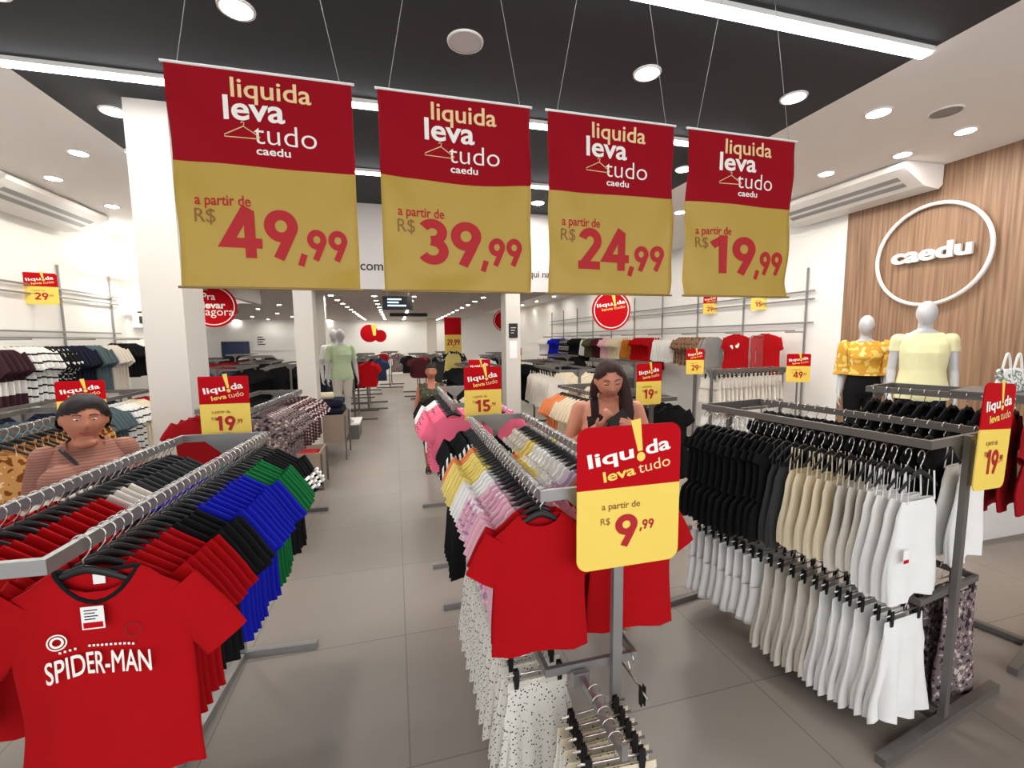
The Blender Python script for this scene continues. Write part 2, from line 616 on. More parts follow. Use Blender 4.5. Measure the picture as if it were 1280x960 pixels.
# downlights of the lower back ceiling, in rows
bl = downlight_proto('back_downlight', 0.06, BACKLAMP, '', 'rows of downlights in the lower back ceiling')
spots = []
for k in range(13):
    y = 9.0 + 1.28 * k
    for x in (-1.45, -0.45, 0.5, 2.3):
        spots.append((x, y))
    if k % 2 == 0:
        for x in (-3.3, -4.4, -6.0, -7.6, -9.2):
            spots.append((x, y + 0.6 * ((int(-x)) % 2)))
place(bl, spots, HB, 'small round downlight in a row of the lower back ceiling', 'rows of downlights in the lower back ceiling')
br_ = downlight_proto('aisle_downlight', 0.06, SPOTL, '', 'downlights along the far right white ceiling')
place(br_, [(4.5, 10.5 + 1.5 * k) for k in range(9)] + [(5.5, 10.9 + 2 * k) for k in range(6)], 3.33, 'small round downlight in the far white ceiling over the right clothes wall', 'downlights along the far right white ceiling')


# ------------------------------------------------------------------ air conditioners
def air_conditioner(label, loc, sgn, ln):
    t = thing('air_conditioner', label, 'air conditioner', loc, 0)
    prof = [(0.0, 0.0), (0.58, 0.0), (0.62, -0.03), (0.60, -0.08), (0.28, -0.25), (0.06, -0.27), (0.0, -0.22)]
    vs = lambda y: [(sgn * -x, y, z) for x, z in prof]
    MB().loft([vs(0), vs(ln)], 0, True, True, False).build('body', WHITEP, t)
    mb = MB()
    for k in range(2):
        a, b = 0.50 - 0.10 * k, 0.44 - 0.10 * k
        za, zb = -0.08 - (0.60 - a) * 0.53, -0.08 - (0.60 - b) * 0.53
        mb.add([(sgn * -a, 0.12, za - 0.004), (sgn * -b, 0.12, zb - 0.004), (sgn * -b, ln - 0.12, zb - 0.004), (sgn * -a, ln - 0.12, za - 0.004)], [(0, 1, 2, 3)])
    mb.build('louver', mat('louver_grey', (150, 148, 146), 0.5), t)
    for y0, y1 in ((-0.016, -0.001), (ln + 0.001, ln + 0.016)):
        p2 = [(x * 1.02, z * 1.03 + (0.004 if z == 0 else 0)) for x, z in prof]
        MB().loft([[(sgn * -x, y0, min(z, -0.002)) for x, z in prof], [(sgn * -x, y1, min(z, -0.002)) for x, z in prof]], 0, True, True, False).build('end_cap', CEILW, t)


air_conditioner('white ceiling air conditioner mounted above the slatted wood wall', (WR - 0.012, 3.79, H - 0.002), 1, 1.75)
air_conditioner('white ceiling air conditioner mounted over the left clothes wall', (WL + 0.012, 6.35, H - 0.002), -1, 1.8)

# ------------------------------------------------------------------ wall logo: ring and raised letters
t = thing('wall_logo', 'white ring and raised caedu letters on the slatted wood wall', 'sign', (WR, 3.83, 2.77))
MB().tube([(-0.045, 0.57 * math.cos(2 * PI * k / 64), 0.57 * math.sin(2 * PI * k / 64)) for k in range(64)], 0.022, 8, closed=True).build('ring', WHITEP, t)
vs, fs, asp = text_poly('caedu', 0.035, 0.1)
LW, LH = 0.80, 0.185
zmin = min(v[2] for v in vs); zmax = max(v[2] for v in vs)
mb = MB()
mb.add([(-0.025 - 0.035 * (z - zmin) / (zmax - zmin), LW / 2 - LW * x, -0.06 + LH * y) for x, y, z in vs], fs)
mb.build('lettering', WHITEP, t)
for k in range(3):
    a = 2 * PI * k / 3 + 0.5
    MB().tube([(0, 0.57 * math.cos(a), 0.57 * math.sin(a)), (-0.04, 0.57 * math.cos(a), 0.57 * math.sin(a))], 0.008, 6).build('standoff', CHROME, t)


# ------------------------------------------------------------------ hanging banners
def banner(cx, whole, cents, seed, label):
    W_, T_, B_ = 0.72, 2.985, 2.085
    hh = T_ - B_
    t = thing('hanging_banner', label, 'banner', (cx, 2.2, T_), 0, 'sale banners hanging in a row')
    rr = random.Random(seed)
    ph = [rr.uniform(0, 6.28) for _ in range(6)]

    def surf(u, v, off=0.0):
        a = 0.006 + 0.010 * v
        y = a * math.sin(3.1 * u * 2 + ph[0] + 1.5 * v) + 0.006 * v * math.sin(11 * u + 5 * v + ph[1])
        y += 0.011 * max(0, v - 0.75) * 4 * math.sin(16 * v + 3 * u + ph[2]) * (0.5 + 0.5 * math.sin(5 * u + ph[3]))
        y += 0.010 * max(0, 0.30 - u) * 3 * math.sin(14 * (v - u) + ph[4]) + 0.010 * max(0, u - 0.72) * 3 * math.sin(13 * (v + u) + ph[5])
        y *= min(1, v * 6, (1 - v) * 10 + 0.02)
        sag = -0.004 * math.sin(PI * u) * v
        return (-W_ / 2 + W_ * u, y - off, -hh * v + sag)

    nu, nv = 28, 44
    kb = 18
    vb = lambda u: 0.425 + 0.006 * math.sin(5 * u + ph[2])
    grid = []
    for j in range(nv + 1):
        for i in range(nu + 1):
            u = i / nu
            v = vb(u) * j / kb if j <= kb else vb(u) + (1 - vb(u)) * (j - kb) / (nv - kb)
            grid.append(surf(u, v))
    mb = MB()
    n0 = len(grid)
    back = [(x, y + 0.002, z) for x, y, z in grid]
    allv = grid + back
    for reg, (j0, j1) in enumerate(((0, kb), (kb, nv))):
        fs = []
        for j in range(j0, j1):
            for i in range(nu):
                a = j * (nu + 1) + i
                fs.append((a, a + nu + 1, a + nu + 2, a + 1))
                fs.append((n0 + a, n0 + a + 1, n0 + a + nu + 2, n0 + a + nu + 1))
        for j in range(j0, j1):
            for i in (0, nu):
                a = j * (nu + 1) + i
                f = (a, n0 + a, n0 + a + nu + 1, a + nu + 1)
                fs.append(f if i == 0 else f[::-1])
        used = sorted({q for f in fs for q in f})
        ix = {q: k for k, q in enumerate(used)}
        mb.add([allv[q] for q in used], [tuple(ix[q] for q in f) for f in fs], reg, True)
    mb.build('cloth', [BANRED, BANYEL], t)
    fn = lambda u, v: surf(u, v, 0.0025)
    m1 = MB(); put_text(m1, 'liquida', 0.33, 0.765, 0.035, 0.150, fn, 0.012); m1.build('lettering', LETC, t)
    m2 = MB(); put_text(m2, 'leva', 0.285, 0.615, 0.115, 0.225, fn, 0.02)
    put_text(m2, 'tudo', 0.44, 0.785, 0.232, 0.325, fn, -0.008)
    put_text(m2, 'caedu', 0.45, 0.635, 0.338, 0.375, fn, 0.016); m2.build('lettering', LETW, t)
    ln = [(0.385, 0.235), (0.398, 0.232), (0.392, 0.252), (0.29, 0.292), (0.29, 0.302), (0.47, 0.302)]
    m3 = MB()
    P = [surf(u, v, 0.004) for u, v in [(0.375, 0.238), (0.383, 0.230), (0.393, 0.236), (0.387, 0.252), (0.285, 0.292), (0.284, 0.302), (0.47, 0.304), (0.475, 0.296), (0.388, 0.252)]]
    m3.tube(P, 0.0022, 5); m3.build('hanger_emblem', LETC, t)
    m4 = MB(); put_text(m4, 'a partir de', 0.10, 0.40, 0.567, 0.632, fn, 0.014); m4.build('small_lettering', LETR, t)
    m6 = MB(); put_text(m6, 'R$', 0.095, 0.205, 0.632, 0.708, fn, 0.0); m6.build('small_lettering', LETB, t)
    m5 = MB(); put_figures(m5, whole, 0.23, 0.655, 0.62, 0.855, fn); put_figures(m5, ',' + cents, 0.645, 0.935, 0.705, 0.855, fn)
    m5.build('price_lettering', LETR, t)
    for z in (0.0, -hh):
        MB().tube([(-W_ / 2 - 0.012, 0.001, z), (W_ / 2 + 0.012, 0.001, z)], 0.006, 8).build('rod', WHITEP if z == 0 else mat('bronze_rod', (150, 122, 70), 0.5), t)
    for sx, x1 in ((-1, -0.16), (1, 0.16)):
        x0 = sx * 0.31
        MB().tube([(x0, 0, 0.005), (x1, 0, H - T_)], 0.0014, 5).build('cable', mat('cable_grey', (170, 168, 166), 0.5), t)


banner(-0.505, '49', '99', 1, 'red and yellow hanging banner priced 49,99, first of the row beside the white column')
banner(0.325, '39', '99', 5, 'red and yellow hanging banner priced 39,99')
banner(1.14, '24', '99', 9, 'red and yellow hanging banner priced 24,99')
banner(1.955, '19', '99', 14, 'red and yellow hanging banner priced 19,99, end of the row by the wood wall')


# ------------------------------------------------------------------ price signs
def rounded(w_, h_, r, seg=6):
    out = []
    for cx, cz, a0 in ((w_ / 2 - r, -r, 90), (-w_ / 2 + r, -r, 180), (-w_ / 2 + r, -h_ + r, 270), (w_ / 2 - r, -h_ + r, 0)):
        # angles run clockwise from the top right corner
        pass
    pts = []
    for cx, cz, a0 in ((w_ / 2 - r, -r, 0), (-w_ / 2 + r, -r, 90), (-w_ / 2 + r, -h_ + r, 180), (w_ / 2 - r, -h_ + r, 270)):
        for k in range(seg + 1):
            a = R(a0 + 90 * k / seg)
            pts.append((cx + r * math.cos(a), cz + r * math.sin(a)))
    return pts


def clip_poly(pts, zc, above):
    out = []
    n = len(pts)
    for i in range(n):
        a, b = pts[i], pts[(i + 1) % n]
        ia, ib = (a[1] >= zc) == above, (b[1] >= zc) == above
        if ia:
            out.append(a)
        if ia != ib:
            k = (zc - a[1]) / (b[1] - a[1])
            out.append((a[0] + k * (b[0] - a[0]), zc))
    return out


def liquida_logo(fn, asp, mbw, mby, mbt, rot, piv, du=0.0, dv=0.0, k=1.0):
    U = lambda u: 0.5 + (u - 0.5) * k + du
    V = lambda v: v * k + dv
    kw = dict(rot=rot, piv=piv, asp=asp)
    put_text(mbw, 'liqu', U(0.10), U(0.535), V(0.135), V(0.262), fn, 0.022, **kw)
    put_text(mbw, 'da', U(0.655), U(0.90), V(0.135), V(0.235), fn, 0.022, **kw)
    put_poly(mby, [(U(0.548), V(-0.03)), (U(0.578), V(0.195)), (U(0.625), V(0.195)), (U(0.645), V(-0.03))], fn, **kw)
    put_poly(mby, [(U(0.601 + 0.042 * math.cos(-2 * PI * j / 14)), V(0.236 + 0.042 / asp * math.sin(-2 * PI * j / 14))) for j in range(14)], fn, **kw)
    put_text(mby, 'leva', U(0.22), U(0.53), V(0.278), V(0.352), fn, 0.022, **kw)
    put_text(mbt, 'tudo', U(0.56), U(0.88), V(0.275), V(0.352), fn, 0.0, **kw)


def price_sign(label, loc, rz, w_, h_, whole, cents, group=None, r=0.035, full=True, tilt=0.0, stem=None, name='price_sign'):
    """two-colour price card; loc is the middle of its top edge"""
    t = thing(name, label, 'sign', loc, rz, group)
    t.rotation_euler = (0, R(tilt), rz)
    pts = rounded(w_, h_, r)
    zc = -0.43 * h_
    mb = MB()
    mb.prism(clip_poly(pts, zc, True), 0, 0.005, 0)
    mb.prism(clip_poly(pts, zc, False), 0, 0.005, 1)
    mb.build('card', [SIGNRED, SIGNYEL], t)
    fn = lambda u, v: (-w_ / 2 + w_ * u, -0.0015, -h_ * v)
    a, b, c = MB(), MB(), MB()
    liquida_logo(fn, h_ / w_, a, b, c, R(9), (0.5, 0.23))
    # the exclamation mark of the logo stands out above the card's upper edge
    a.build('lettering', LETW, t); b.build('lettering', SIGNYEL, t); c.build('lettering', LETC, t)
    d = MB()
    big = len(whole) > 1
    put_figures(d, whole, 0.30 if big else 0.355, 0.70 if big else 0.585, 0.62, 0.85, fn)
    put_figures(d, ',' + cents, 0.71 if big else 0.60, 0.84 if big else 0.745, 0.675, 0.745, fn, 0, 0.18)
    d.build('price_lettering', LETR, t)
    e = MB()
    put_text(e, 'a partir de', 0.23, 0.60, 0.53, 0.592, fn, 0.012)
    put_text(e, 'R$', 0.22, 0.31, 0.635, 0.69, fn, 0.0)
    e.build('small_lettering', LETB, t)
    if stem:
        MB().box(-0.012, 0.012, 0.0055, 0.012, -h_ - stem, -h_ * 0.7).build('holder', STEEL, t)
    return t


def round_sign(label, loc, rz, r, lines, ring=True, liq=False, name='round_sign'):
    t = thing(name, label, 'sign', loc, rz)
    n = 40
    a = [(r * math.cos(2 * PI * j / n), r * math.sin(2 * PI * j / n)) for j in range(n)]
    MB().prism(a, 0, 0.012).build('disc', SIGNRED, t)
    fn = lambda u, v: (-r + 2 * r * u, -0.0025, r - 2 * r * v)
    if ring:
        MB().loft([[(k * r * math.cos(2 * PI * j / n), -0.002, k * r * math.sin(2 * PI * j / n)) for j in range(n)] for k in (0.90, 0.86)], smooth=False).build('ring', LETW, t)
    if liq:
        x, y, z = MB(), MB(), MB()
        liquida_logo(fn, 1.0, x, y, z, R(9), (0.5, 0.4), 0, 0.17, 0.92)
        x.build('lettering', LETW, t); y.build('lettering', SIGNYEL, t); z.build('lettering', LETC, t)
    else:
        x = MB()
        for s_, u0, u1, vt, vb, off in lines:
            put_text(x, s_, u0, u1, vt, vb, fn, off)
        x.build('lettering', LETW, t)
    return t


def cords(t, z0, z1, xs):
    for x in xs:
        MB().tube([(x, 0.005, z0), (x, 0.005, z1)], 0.0015, 5).build('cable', mat('cable_grey', (170, 168, 166), 0.5), t)


t = round_sign('round red liquida sign with a white ring hanging over the right racks', (3.27, 6.3, 2.28), R(-8), 0.31, None, True, True); cords(t, 0.30, H - 2.28, (-0.05, 0.05))
t = round_sign('round red sign reading Pra levar agora beside the white column', (-2.47, 7.2, 2.36), R(6), 0.30, [('Pra', 0.30, 0.56, 0.20, 0.36, 0.01), ('levar', 0.30, 0.76, 0.40, 0.56, 0.035), ('agora', 0.34, 0.92, 0.60, 0.78, 0.0)]); cords(t, 0.29, HB - 2.36, (-0.05, 0.05))
t = round_sign('larger of two plain round red signs hanging over the far aisle', (-0.68, 13.2, 2.05), R(12), 0.25, [], False); cords(t, 0.24, HB - 2.05, (0.0,))
MB().prism([(0.05, 0.26), (0.10, -0.06), (0.17, -0.06), (0.20, 0.26)], -0.016, -0.004).build('exclamation_mark', SIGNYEL, t)
t = round_sign('smaller of two plain round red signs hanging over the far aisle', (-0.40, 13.6, 1.98), R(8), 0.18, [], False); cords(t, 0.17, HB - 1.98, (0.0,))
t = round_sign('round red sign half hidden behind the middle white column', (2.12, 8.6, 2.22), R(-20), 0.22, [], True); cords(t, 0.21, HB - 2.22, (0.0,))


# ------------------------------------------------------------------ racks
def rack(label, center, rz, L, a, z=1.345, low=None, group=None, m=STEEL, name='clothes_rack', rails=(-1, 1), foot=0.2, near_post=0.0):
    """double-sided rack: local y runs along the rails, which stand at x = -a and +a"""
    t = thing(name, label, 'clothes rack', (center[0], center[1], 0), rz, group)
    h2 = L / 2
    for s in rails:
        MB().box(s * a - 0.009, s * a + 0.009, -h2, h2, z - 0.038, z).build('rail', m, t)
    for e in (-1, 1):
        y = e * (h2 + 0.0085)
        mb = MB().box(-a - 0.009, a + 0.009, y - 0.0084, y + 0.0084, z - 0.038, z)
        mb.build('crossbar', m, t)
        px = near_post if e < 0 else 0.0
        MB().box(px - 0.018, px + 0.018, y - 0.012 + e * 0.021, y + 0.012 + e * 0.021, 0.04, z).build('post', m, t)
        MB().box(-a - foot, a + foot, y - 0.02 + e * 0.021, y + 0.02 + e * 0.021, 0.0, 0.04).build('foot', m, t)
        mb = MB()
        mb.prism([(-0.10, z - 0.039), (0.10, z - 0.039), (0.02, z - 0.11), (-0.02, z - 0.11)], y - 0.003, y + 0.003)
        mb.build('gusset', m, t)
    MB().box(-0.02, 0.02, -h2 + 0.0, h2, 0.005, 0.04).build('base_beam', m, t)
    if low:
        zl, al, yl = low
        for s in rails:
            MB().box(s * al - 0.008, s * al + 0.008, -h2, yl, zl - 0.03, zl).build('lower_rail', m, t)
        for e in (-1, 1):
            y = -h2 - 0.0085 if e < 0 else yl + 0.0085
            if e > 0 and yl < h2 - 0.01:
                MB().box(-0.012, 0.012, yl + 0.018, yl + 0.042, 0.0405, zl).build('lower_post', m, t)
            MB().box(-al - 0.008, al + 0.008, y - 0.008, y + 0.008, zl - 0.03, zl).build('lower_crossbar', m, t)
    return t


def on_rail(center, rz, x, y, z=0.0):
    c, s = math.cos(rz), math.sin(rz)
    return (center[0] + c * x - s * y, center[1] + s * x + c * y, z)


# ------------------------------------------------------------------ hangers (origin on top of the rail)
def hook_pts(drop=0.075, r=0.0225):
    # hooks over a rail whose top is at z = 0
    pts = []
    for k in range(12):
        a = R(-35 + 225 * k / 11)
        pts.append((r * math.cos(a), 0, 0.0060 - r + r * math.sin(a)))
    pts = pts[::-1]           # from the free tip over the rail ...
    pts += [(0.0205, 0, -0.032), (0.0085, 0, -0.052), (0, 0, -0.060), (0, 0, -drop)]
    return pts


def hanger_proto(kind, label, group, w_=0.36, m=BLACKP):
    t = thing('clothes_hanger', label, 'hanger', (0, 0, -60), 0, group)
    k = [MB().tube(hook_pts(), 0.0024, 6).build('hook', CHROME, t)]
    if kind == 'shoulder':
        mb = MB()
        rings = []
        for i in range(15):
            u = -1 + 2 * i / 14
            x = u * w_ / 2
            z = -0.083 - 0.075 * abs(u) ** 1.35 - 0.004
            hh = 0.013 * (1 - 0.35 * abs(u))
            th = 0.0055 * (1 - 0.2 * abs(u))
            rings.append([(x, th * math.cos(q), z + hh * math.sin(q)) for q in [2 * PI * j / 8 for j in range(8)]])
        mb.loft(rings, 0, True, True)
        k.append(mb.build('shoulder_bar', m, t))
    else:
        k.append(MB().tube([(-w_ / 2, 0, -0.083), (w_ / 2, 0, -0.083)], 0.004, 7).build('clip_bar', CHROME if m is BLACKP else m, t))
        for s in (-1, 1):
            mb = MB()
            x = s * (w_ / 2 - 0.035)
            mb.prism([(x - 0.009, -0.062), (x + 0.009, -0.062), (x + 0.011, -0.098), (x + 0.008, -0.135), (x - 0.008, -0.135), (x - 0.011, -0.098)], -0.0085, -0.0045)
            mb.prism([(x - 0.009, -0.062), (x + 0.009, -0.062), (x + 0.011, -0.098), (x + 0.008, -0.135), (x - 0.008, -0.135), (x - 0.011, -0.098)], 0.0045, 0.0085)
            k.append(mb.build('clip', m, t))
    KIDS[t.name] = k
    return t


_used_proto = set()


def put(proto, loc, rz, label=None, group=None, material=None, scale=None):
    """the first placing moves the prototype itself, later ones copy it"""
    if proto.name not in _used_proto:
        _used_proto.add(proto.name)
        proto.location = loc
        proto.rotation_euler = (0, 0, rz)
        if label:
            proto['label'] = label
        if group:
            proto['group'] = group
        elif 'group' in proto:
            del proto['group']
        if scale:
            proto.scale = scale
        if material is not None and proto.type == 'MESH':
            proto.material_slots[0].link = 'OBJECT'
            proto.material_slots[0].material = material
        return proto
    o = dup(proto, loc, rz, label, None, material, scale)
    if group:
        o['group'] = group
    elif 'group' in o:
        del o['group']
    return o


# ------------------------------------------------------------------ garments (origin at the rail top; x across, y thickness, -y front)
def cloth_loft(levels, n=24, seed=0, wav=0.0, pleat=0, pamp=0.0, noise_a=0.004, ex=2.3, M_=22, hem=0.0):
    """levels: (z, half width, half thickness, y offset); smooth closed tube with folds"""
    lv = np.array(levels, float)
    tt = np.linspace(0, 1, len(lv))
    ti = np.linspace(0, 1, M_)
    cols = [np.interp(ti, tt, lv[:, k]) for k in range(4)]
    rings = []
    rr = random.Random(seed)
    ph = rr.uniform(0, 6.28)
    z0, z1 = lv[0][0], lv[-1][0]
    for i in range(M_):
        z, hw, ht, yo = (c[i] for c in cols)
        low = (z1 - z) / (z1 - z0)            # 1 at the hem
        ring = []
        for j in range(n):
            a = 2 * PI * j / n
            ca, sa = math.cos(a), math.sin(a)
            x = hw * abs(ca) ** (2 / ex) * (1 if ca >= 0 else -1)
            y = ht * abs(sa) ** (2 / ex) * (1 if sa >= 0 else -1)
            f = 1 + pamp * low * math.sin(pleat * a + ph) if pleat else 1
            y = y * f
            x *= 1 + (0.25 * pamp * low * math.sin(pleat * a + ph + 1.2) if pleat else 0)
            nz = noise.noise(Vector((x * 9 + seed * 3.7, y * 20 + seed, z * 5)))
            y += noise_a * nz * (0.4 + low) + wav * low * math.sin(7 * x / max(0.1, hw) + 1.0)
            zz = z + hem * low ** 6 * math.sin(3 * a + ph)
            ring.append((x, y + yo, zz))
        rings.append(ring)
    return rings


def tee_builder(w_=0.36, L=0.48, ht=0.013, slv=0.15, seed=0, dip=0.055, n=26, collar=True, M_=24, drop=58, collar_m=None, noise_a=0.004, slw=0.145, nk=0.075):
    top = -0.083
    hw = w_ / 2
    lev = [(top - L, hw * 1.03, ht * 1.1, 0), (top - L * 0.8, hw * 1.0, ht, 0), (top - L * 0.55, hw * 0.97, ht, 0), (top - L * 0.36, hw * 0.98, ht * 1.05, 0),
           (top - 0.105, hw * 0.98, ht, 0), (top - 0.07, hw * 0.93, ht * 0.85, 0), (top - 0.045, hw * 0.72, ht * 0.8, 0), (top - 0.018, nk * 1.25, ht * 0.85, 0), (top - 0.006, nk, ht * 0.95, 0)]
    mb = MB()
    # body with fewer interpolation steps near the neck
    rings = cloth_loft(lev[:5], n, seed, 0.002, 0, 0, noise_a, 2.6, M_)
    up = cloth_loft(lev[4:], n, seed, 0, 0, 0, 0.0, 2.4, 9)
    last = rings[-1]
    for i, r_ in enumerate(up):
        if i == 0:
            continue
        k = i / (len(up) - 1)
        out = []
        for (x, y, z) in r_:
            d = dip * max(0.0, 1 - (x / nk) ** 2) * (k ** 2)
            out.append((x, y, z - (d if y < 0 else d * 0.12)))
        rings.append(out)
    mb.loft(rings, 0)
    for s in (-1, 1):
        sr = []
        ca, sa = math.cos(R(drop)), math.sin(R(drop))
        for i in range(7):
            k = i / 6
            cx = s * (hw * 0.80 + (slv + hw * 0.12) * k * ca)
            cz = top - 0.086 - (slv + 0.02) * k * sa - 0.012 * k * k
            hh = slw / 2 * (0.95 - 0.06 * k)
            th = ht * (0.8 + 0.25 * k)
            ring = []
            for j in range(14):
                a = 2 * PI * j / 14
                p = hh * math.cos(a)
                q = th * math.sin(a) + 0.004 * math.sin(9 * k + seed + s) * k
                # cross-section lies across the sleeve direction (s*ca, -sa)
                ring.append((cx + s * sa * p * 1.0, q, cz + ca * p * 1.0))
            sr.append(ring)
        mb.loft(sr, 0, False, False)
    return mb, top, nk, dip, ht


def neck_band(top, nk, dip, ht, r=0.007):
    pts = []
    for j in range(28):
        a = 2 * PI * j / 28
        x = nk * 0.98 * math.cos(a)
        y = ht * 0.95 * math.sin(a)
        d = dip * max(0.0, 1 - (x / nk) ** 2)
        pts.append((x, y, top - 0.006 - (d if y < -0.0005 else d * 0.12)))
    return MB().tube(pts, r, 6, closed=True)


def garment(name, cat, mb, m, kids=()):
    mb.v = [(x, y + drape(x, z), z) for x, y, z in mb.v]
    o = mb.build(name, m)
    o.location = (0, 0, -70)
    tag(o, '', cat)
    KIDS[o.name] = []
    for nm, b, mm in kids:
        KIDS[o.name].append(b.build(nm, mm, o))
    return o


def tee(seed, m, w_=0.36, L=0.48, collar_m=None, name='t_shirt', **kw):
    mb, top, nk, dip, ht = tee_builder(w_, L, seed=seed, **kw)
    return garment(name, 't-shirt', mb, m, [('neck_band', neck_band(top, nk, dip, ht, 0.006), collar_m)] if collar_m else [])


def drape(x, z):
    """how far hanging cloth bends out of its plane, growing towards the hem"""
    low = min(1.0, max(0.0, (-z - 0.175) / 0.32))
    return low * (0.034 * noise.noise(Vector((x * 5.0, z * 3.2, 1.7))) + 0.007 * math.sin(17 * x + 4 * z) + 0.020 * noise.noise(Vector((x * 14, z * 2.5, 6.1))))


def straps(mb, x, z0, z1, ht, mi=0, w_=0.006):
    for s in (-1, 1):
        for q in (-1, 1):
            mb.bar((s * x, q * ht * 0.8, z0), (s * x * 0.9, q * 0.0085, z1), 0.0025, w_, mi)


def tank(seed, m, w_=0.30, L=0.42, ht=0.016, name='tank_top', pamp=0.25, strap=True, cat='top', top=-0.145):
    hw = w_ / 2
    lev = [(top - L, hw * 1.06, ht * 1.35, 0), (top - L * 0.7, hw * 1.0, ht * 1.15, 0), (top - L * 0.35, hw * 0.92, ht, 0), (top - 0.06, hw * 0.86, ht * 0.95, 0), (top, hw * 0.62, ht * 0.8, 0)]
    mb = MB()
    mb.loft(cloth_loft(lev, 26, seed, 0.004, 9, pamp, 0.008, 2.2, 18, 0.008), 0)
    if strap:
        straps(mb, hw * 0.55, top - 0.01, -0.088, ht)
    return garment(name, cat, mb, m)


def skirt(seed, m, w_=0.26, L=0.40, ht=0.02, flare=1.45, pamp=0.45, pleat=11, name='skirt', top=-0.115, band=None, cat='skirt', hem=0.01, clip=True):
    hw = w_ / 2
    lev = [(top - L, hw * flare, ht * 2.0, 0), (top - L * 0.66, hw * (1 + 0.66 * (flare - 1)), ht * 1.6, 0), (top - L * 0.3, hw * (1 + 0.35 * (flare - 1)), ht * 1.25, 0), (top - 0.075, hw, ht * 0.8, 0), (top - 0.022, hw, 0.0036, 0), (top, hw * 0.98, 0.0034, 0)]
    mb = MB()
    mb.loft(cloth_loft(lev, 44, seed, 0.004, pleat, pamp, 0.006, 2.2, 24, hem), 0, False, clip)
    kids = []
    if band:
        b = MB()
        b.loft(cloth_loft([(top - 0.026, hw * 1.02, 0.0043, 0), (top + 0.004, hw * 1.0, 0.0041, 0)], 30, seed, 0, 0, 0, 0.0, 2.2, 4), 0)
        kids = [('waistband', b, band)]
    return garment(name, cat, mb, m, kids)


def shorts(seed, m, w_=0.30, L=0.30, ht=0.018, name='shorts', top=-0.115, cat='shorts', flare=1.12):
    hw = w_ / 2
    mb = MB()
    lev = [(top - L * 0.45, hw * 1.08, ht * 1.15, 0), (top - L * 0.25, hw * 1.02, ht, 0), (top - 0.022, hw, 0.0036, 0), (top, hw, 0.0034, 0)]
    mb.loft(cloth_loft(lev, 24, seed, 0, 5, 0.12, 0.005, 2.3, 9), 0, True, True)
    for s in (-1, 1):
        r_ = cloth_loft([(top - L, hw * 0.53 * flare, ht * 1.3, 0), (top - L * 0.42, hw * 0.53, ht * 1.1, 0)], 18, seed + s, 0.003, 5, 0.2, 0.006, 2.3, 9)
        mb.loft([[(x + s * hw * (0.54 + 0.06 * (1 - i / 8)), y, z) for x, y, z in q] for i, q in enumerate(r_)], 0, True, False)
    b = MB()
    b.loft(cloth_loft([(top - 0.026, hw * 1.02, 0.0043, 0), (top + 0.003, hw * 1.02, 0.0041, 0)], 24, seed, 0, 0, 0, 0, 2.3, 3), 0)
    return garment(name, cat, mb, m, [('waistband', b, m)])


def dress(seed, m, w_=0.32, L=0.80, ht=0.016, name='dress', slv=True, cat='dress', flare=1.15):
    mb, top, nk, dip, h_ = tee_builder(w_, 0.34, ht, 0.10 if slv else 0.03, seed, 0.05)
    hw = w_ / 2
    lev = [(top - L, hw * flare * 1.1, ht * 1.3, 0), (top - L * 0.7, hw * flare, ht * 1.2, 0), (top - 0.36, hw * 0.95, ht * 1.05, 0), (top - 0.30, hw * 0.9, ht * 1.02, 0)]
    mb.loft(cloth_loft(lev, 30, seed, 0.004, 9, 0.3, 0.008, 2.3, 16, 0.01), 0)
    return garment(name, cat, mb, m)


def row(center, rz, x, y0, y1, z, items, hang=None, hname='', hgroup=None, jit=3.0, jy=0.12, zoff=0.0, stretch=1.0):
    """items: list of (proto, material, label, group, n); hung from y0 to y1 along a rack's rail at local x"""
    seq = [(p, m, lb, g) for p, m, lb, g, n in items for _ in range(n)]
    n = len(seq)
    st = (y1 - y0) / max(1, n - 1)
    p1, p2 = rnd.uniform(0, 6.28), rnd.uniform(0, 6.28)
    for i, (p, m, lb, g) in enumerate(seq):
        y = y0 + st * i + (st * rnd.uniform(-jy, jy) if 0 < i < n - 1 else 0)
        loc = on_rail(center, rz, x + 0.0015 * math.sin(1.7 * i + p2), y, z)
        a = rz + R(jit * (math.sin(0.55 * i + p1) + 0.12 * rnd.uniform(-1, 1)))
        if hang is not None:
            put(hang, loc, a, hname, hgroup)
        if p is not None:
            s = rnd.uniform(0.97, 1.03)
            put(p, (loc[0], loc[1], loc[2] - zoff), a, lb, g, m, (s, 1, s * stretch))


# colours
C_RED = cloth('red', (168, 1, 10)); C_RED2 = cloth('deep_red', (150, 10, 20)); C_BLUE = cloth('royal_blue', (18, 28, 168)); C_NAVY = cloth('navy', (28, 30, 48))
C_GREEN = cloth('green', (16, 104, 52)); C_DKGREEN = cloth('dark_green', (10, 60, 34)); C_BLACK = cloth('black', (20, 19, 21)); C_CHAR = cloth('charcoal', (58, 58, 58))
C_WHITE = cloth('white', (232, 230, 226)); C_OFF = cloth('off_white', (214, 206, 194)); C_CREAM = cloth('cream', (222, 208, 180)); C_YEL = cloth('pale_yellow', (228, 208, 122))
C_PINK = cloth('pink', (236, 110, 140)); C_LPINK = cloth('pale_pink', (226, 178, 190)); C_LILAC = cloth('lilac', (200, 176, 196)); C_OLIVE = cloth('olive', (84, 84, 58))
C_MUST = cloth('mustard', (190, 118, 36)); C_ORANGE = cloth('orange', (222, 138, 88)); C_MAROON = cloth('maroon', (74, 28, 34)); C_BROWN = cloth('brown', (88, 54, 40))
C_GREY = cloth('grey', (140, 138, 136)); C_MINT = cloth('mint', (196, 216, 178)); C_DENIM = cloth('denim', (44, 58, 84)); C_LYEL = cloth('lemon', (230, 224, 176))
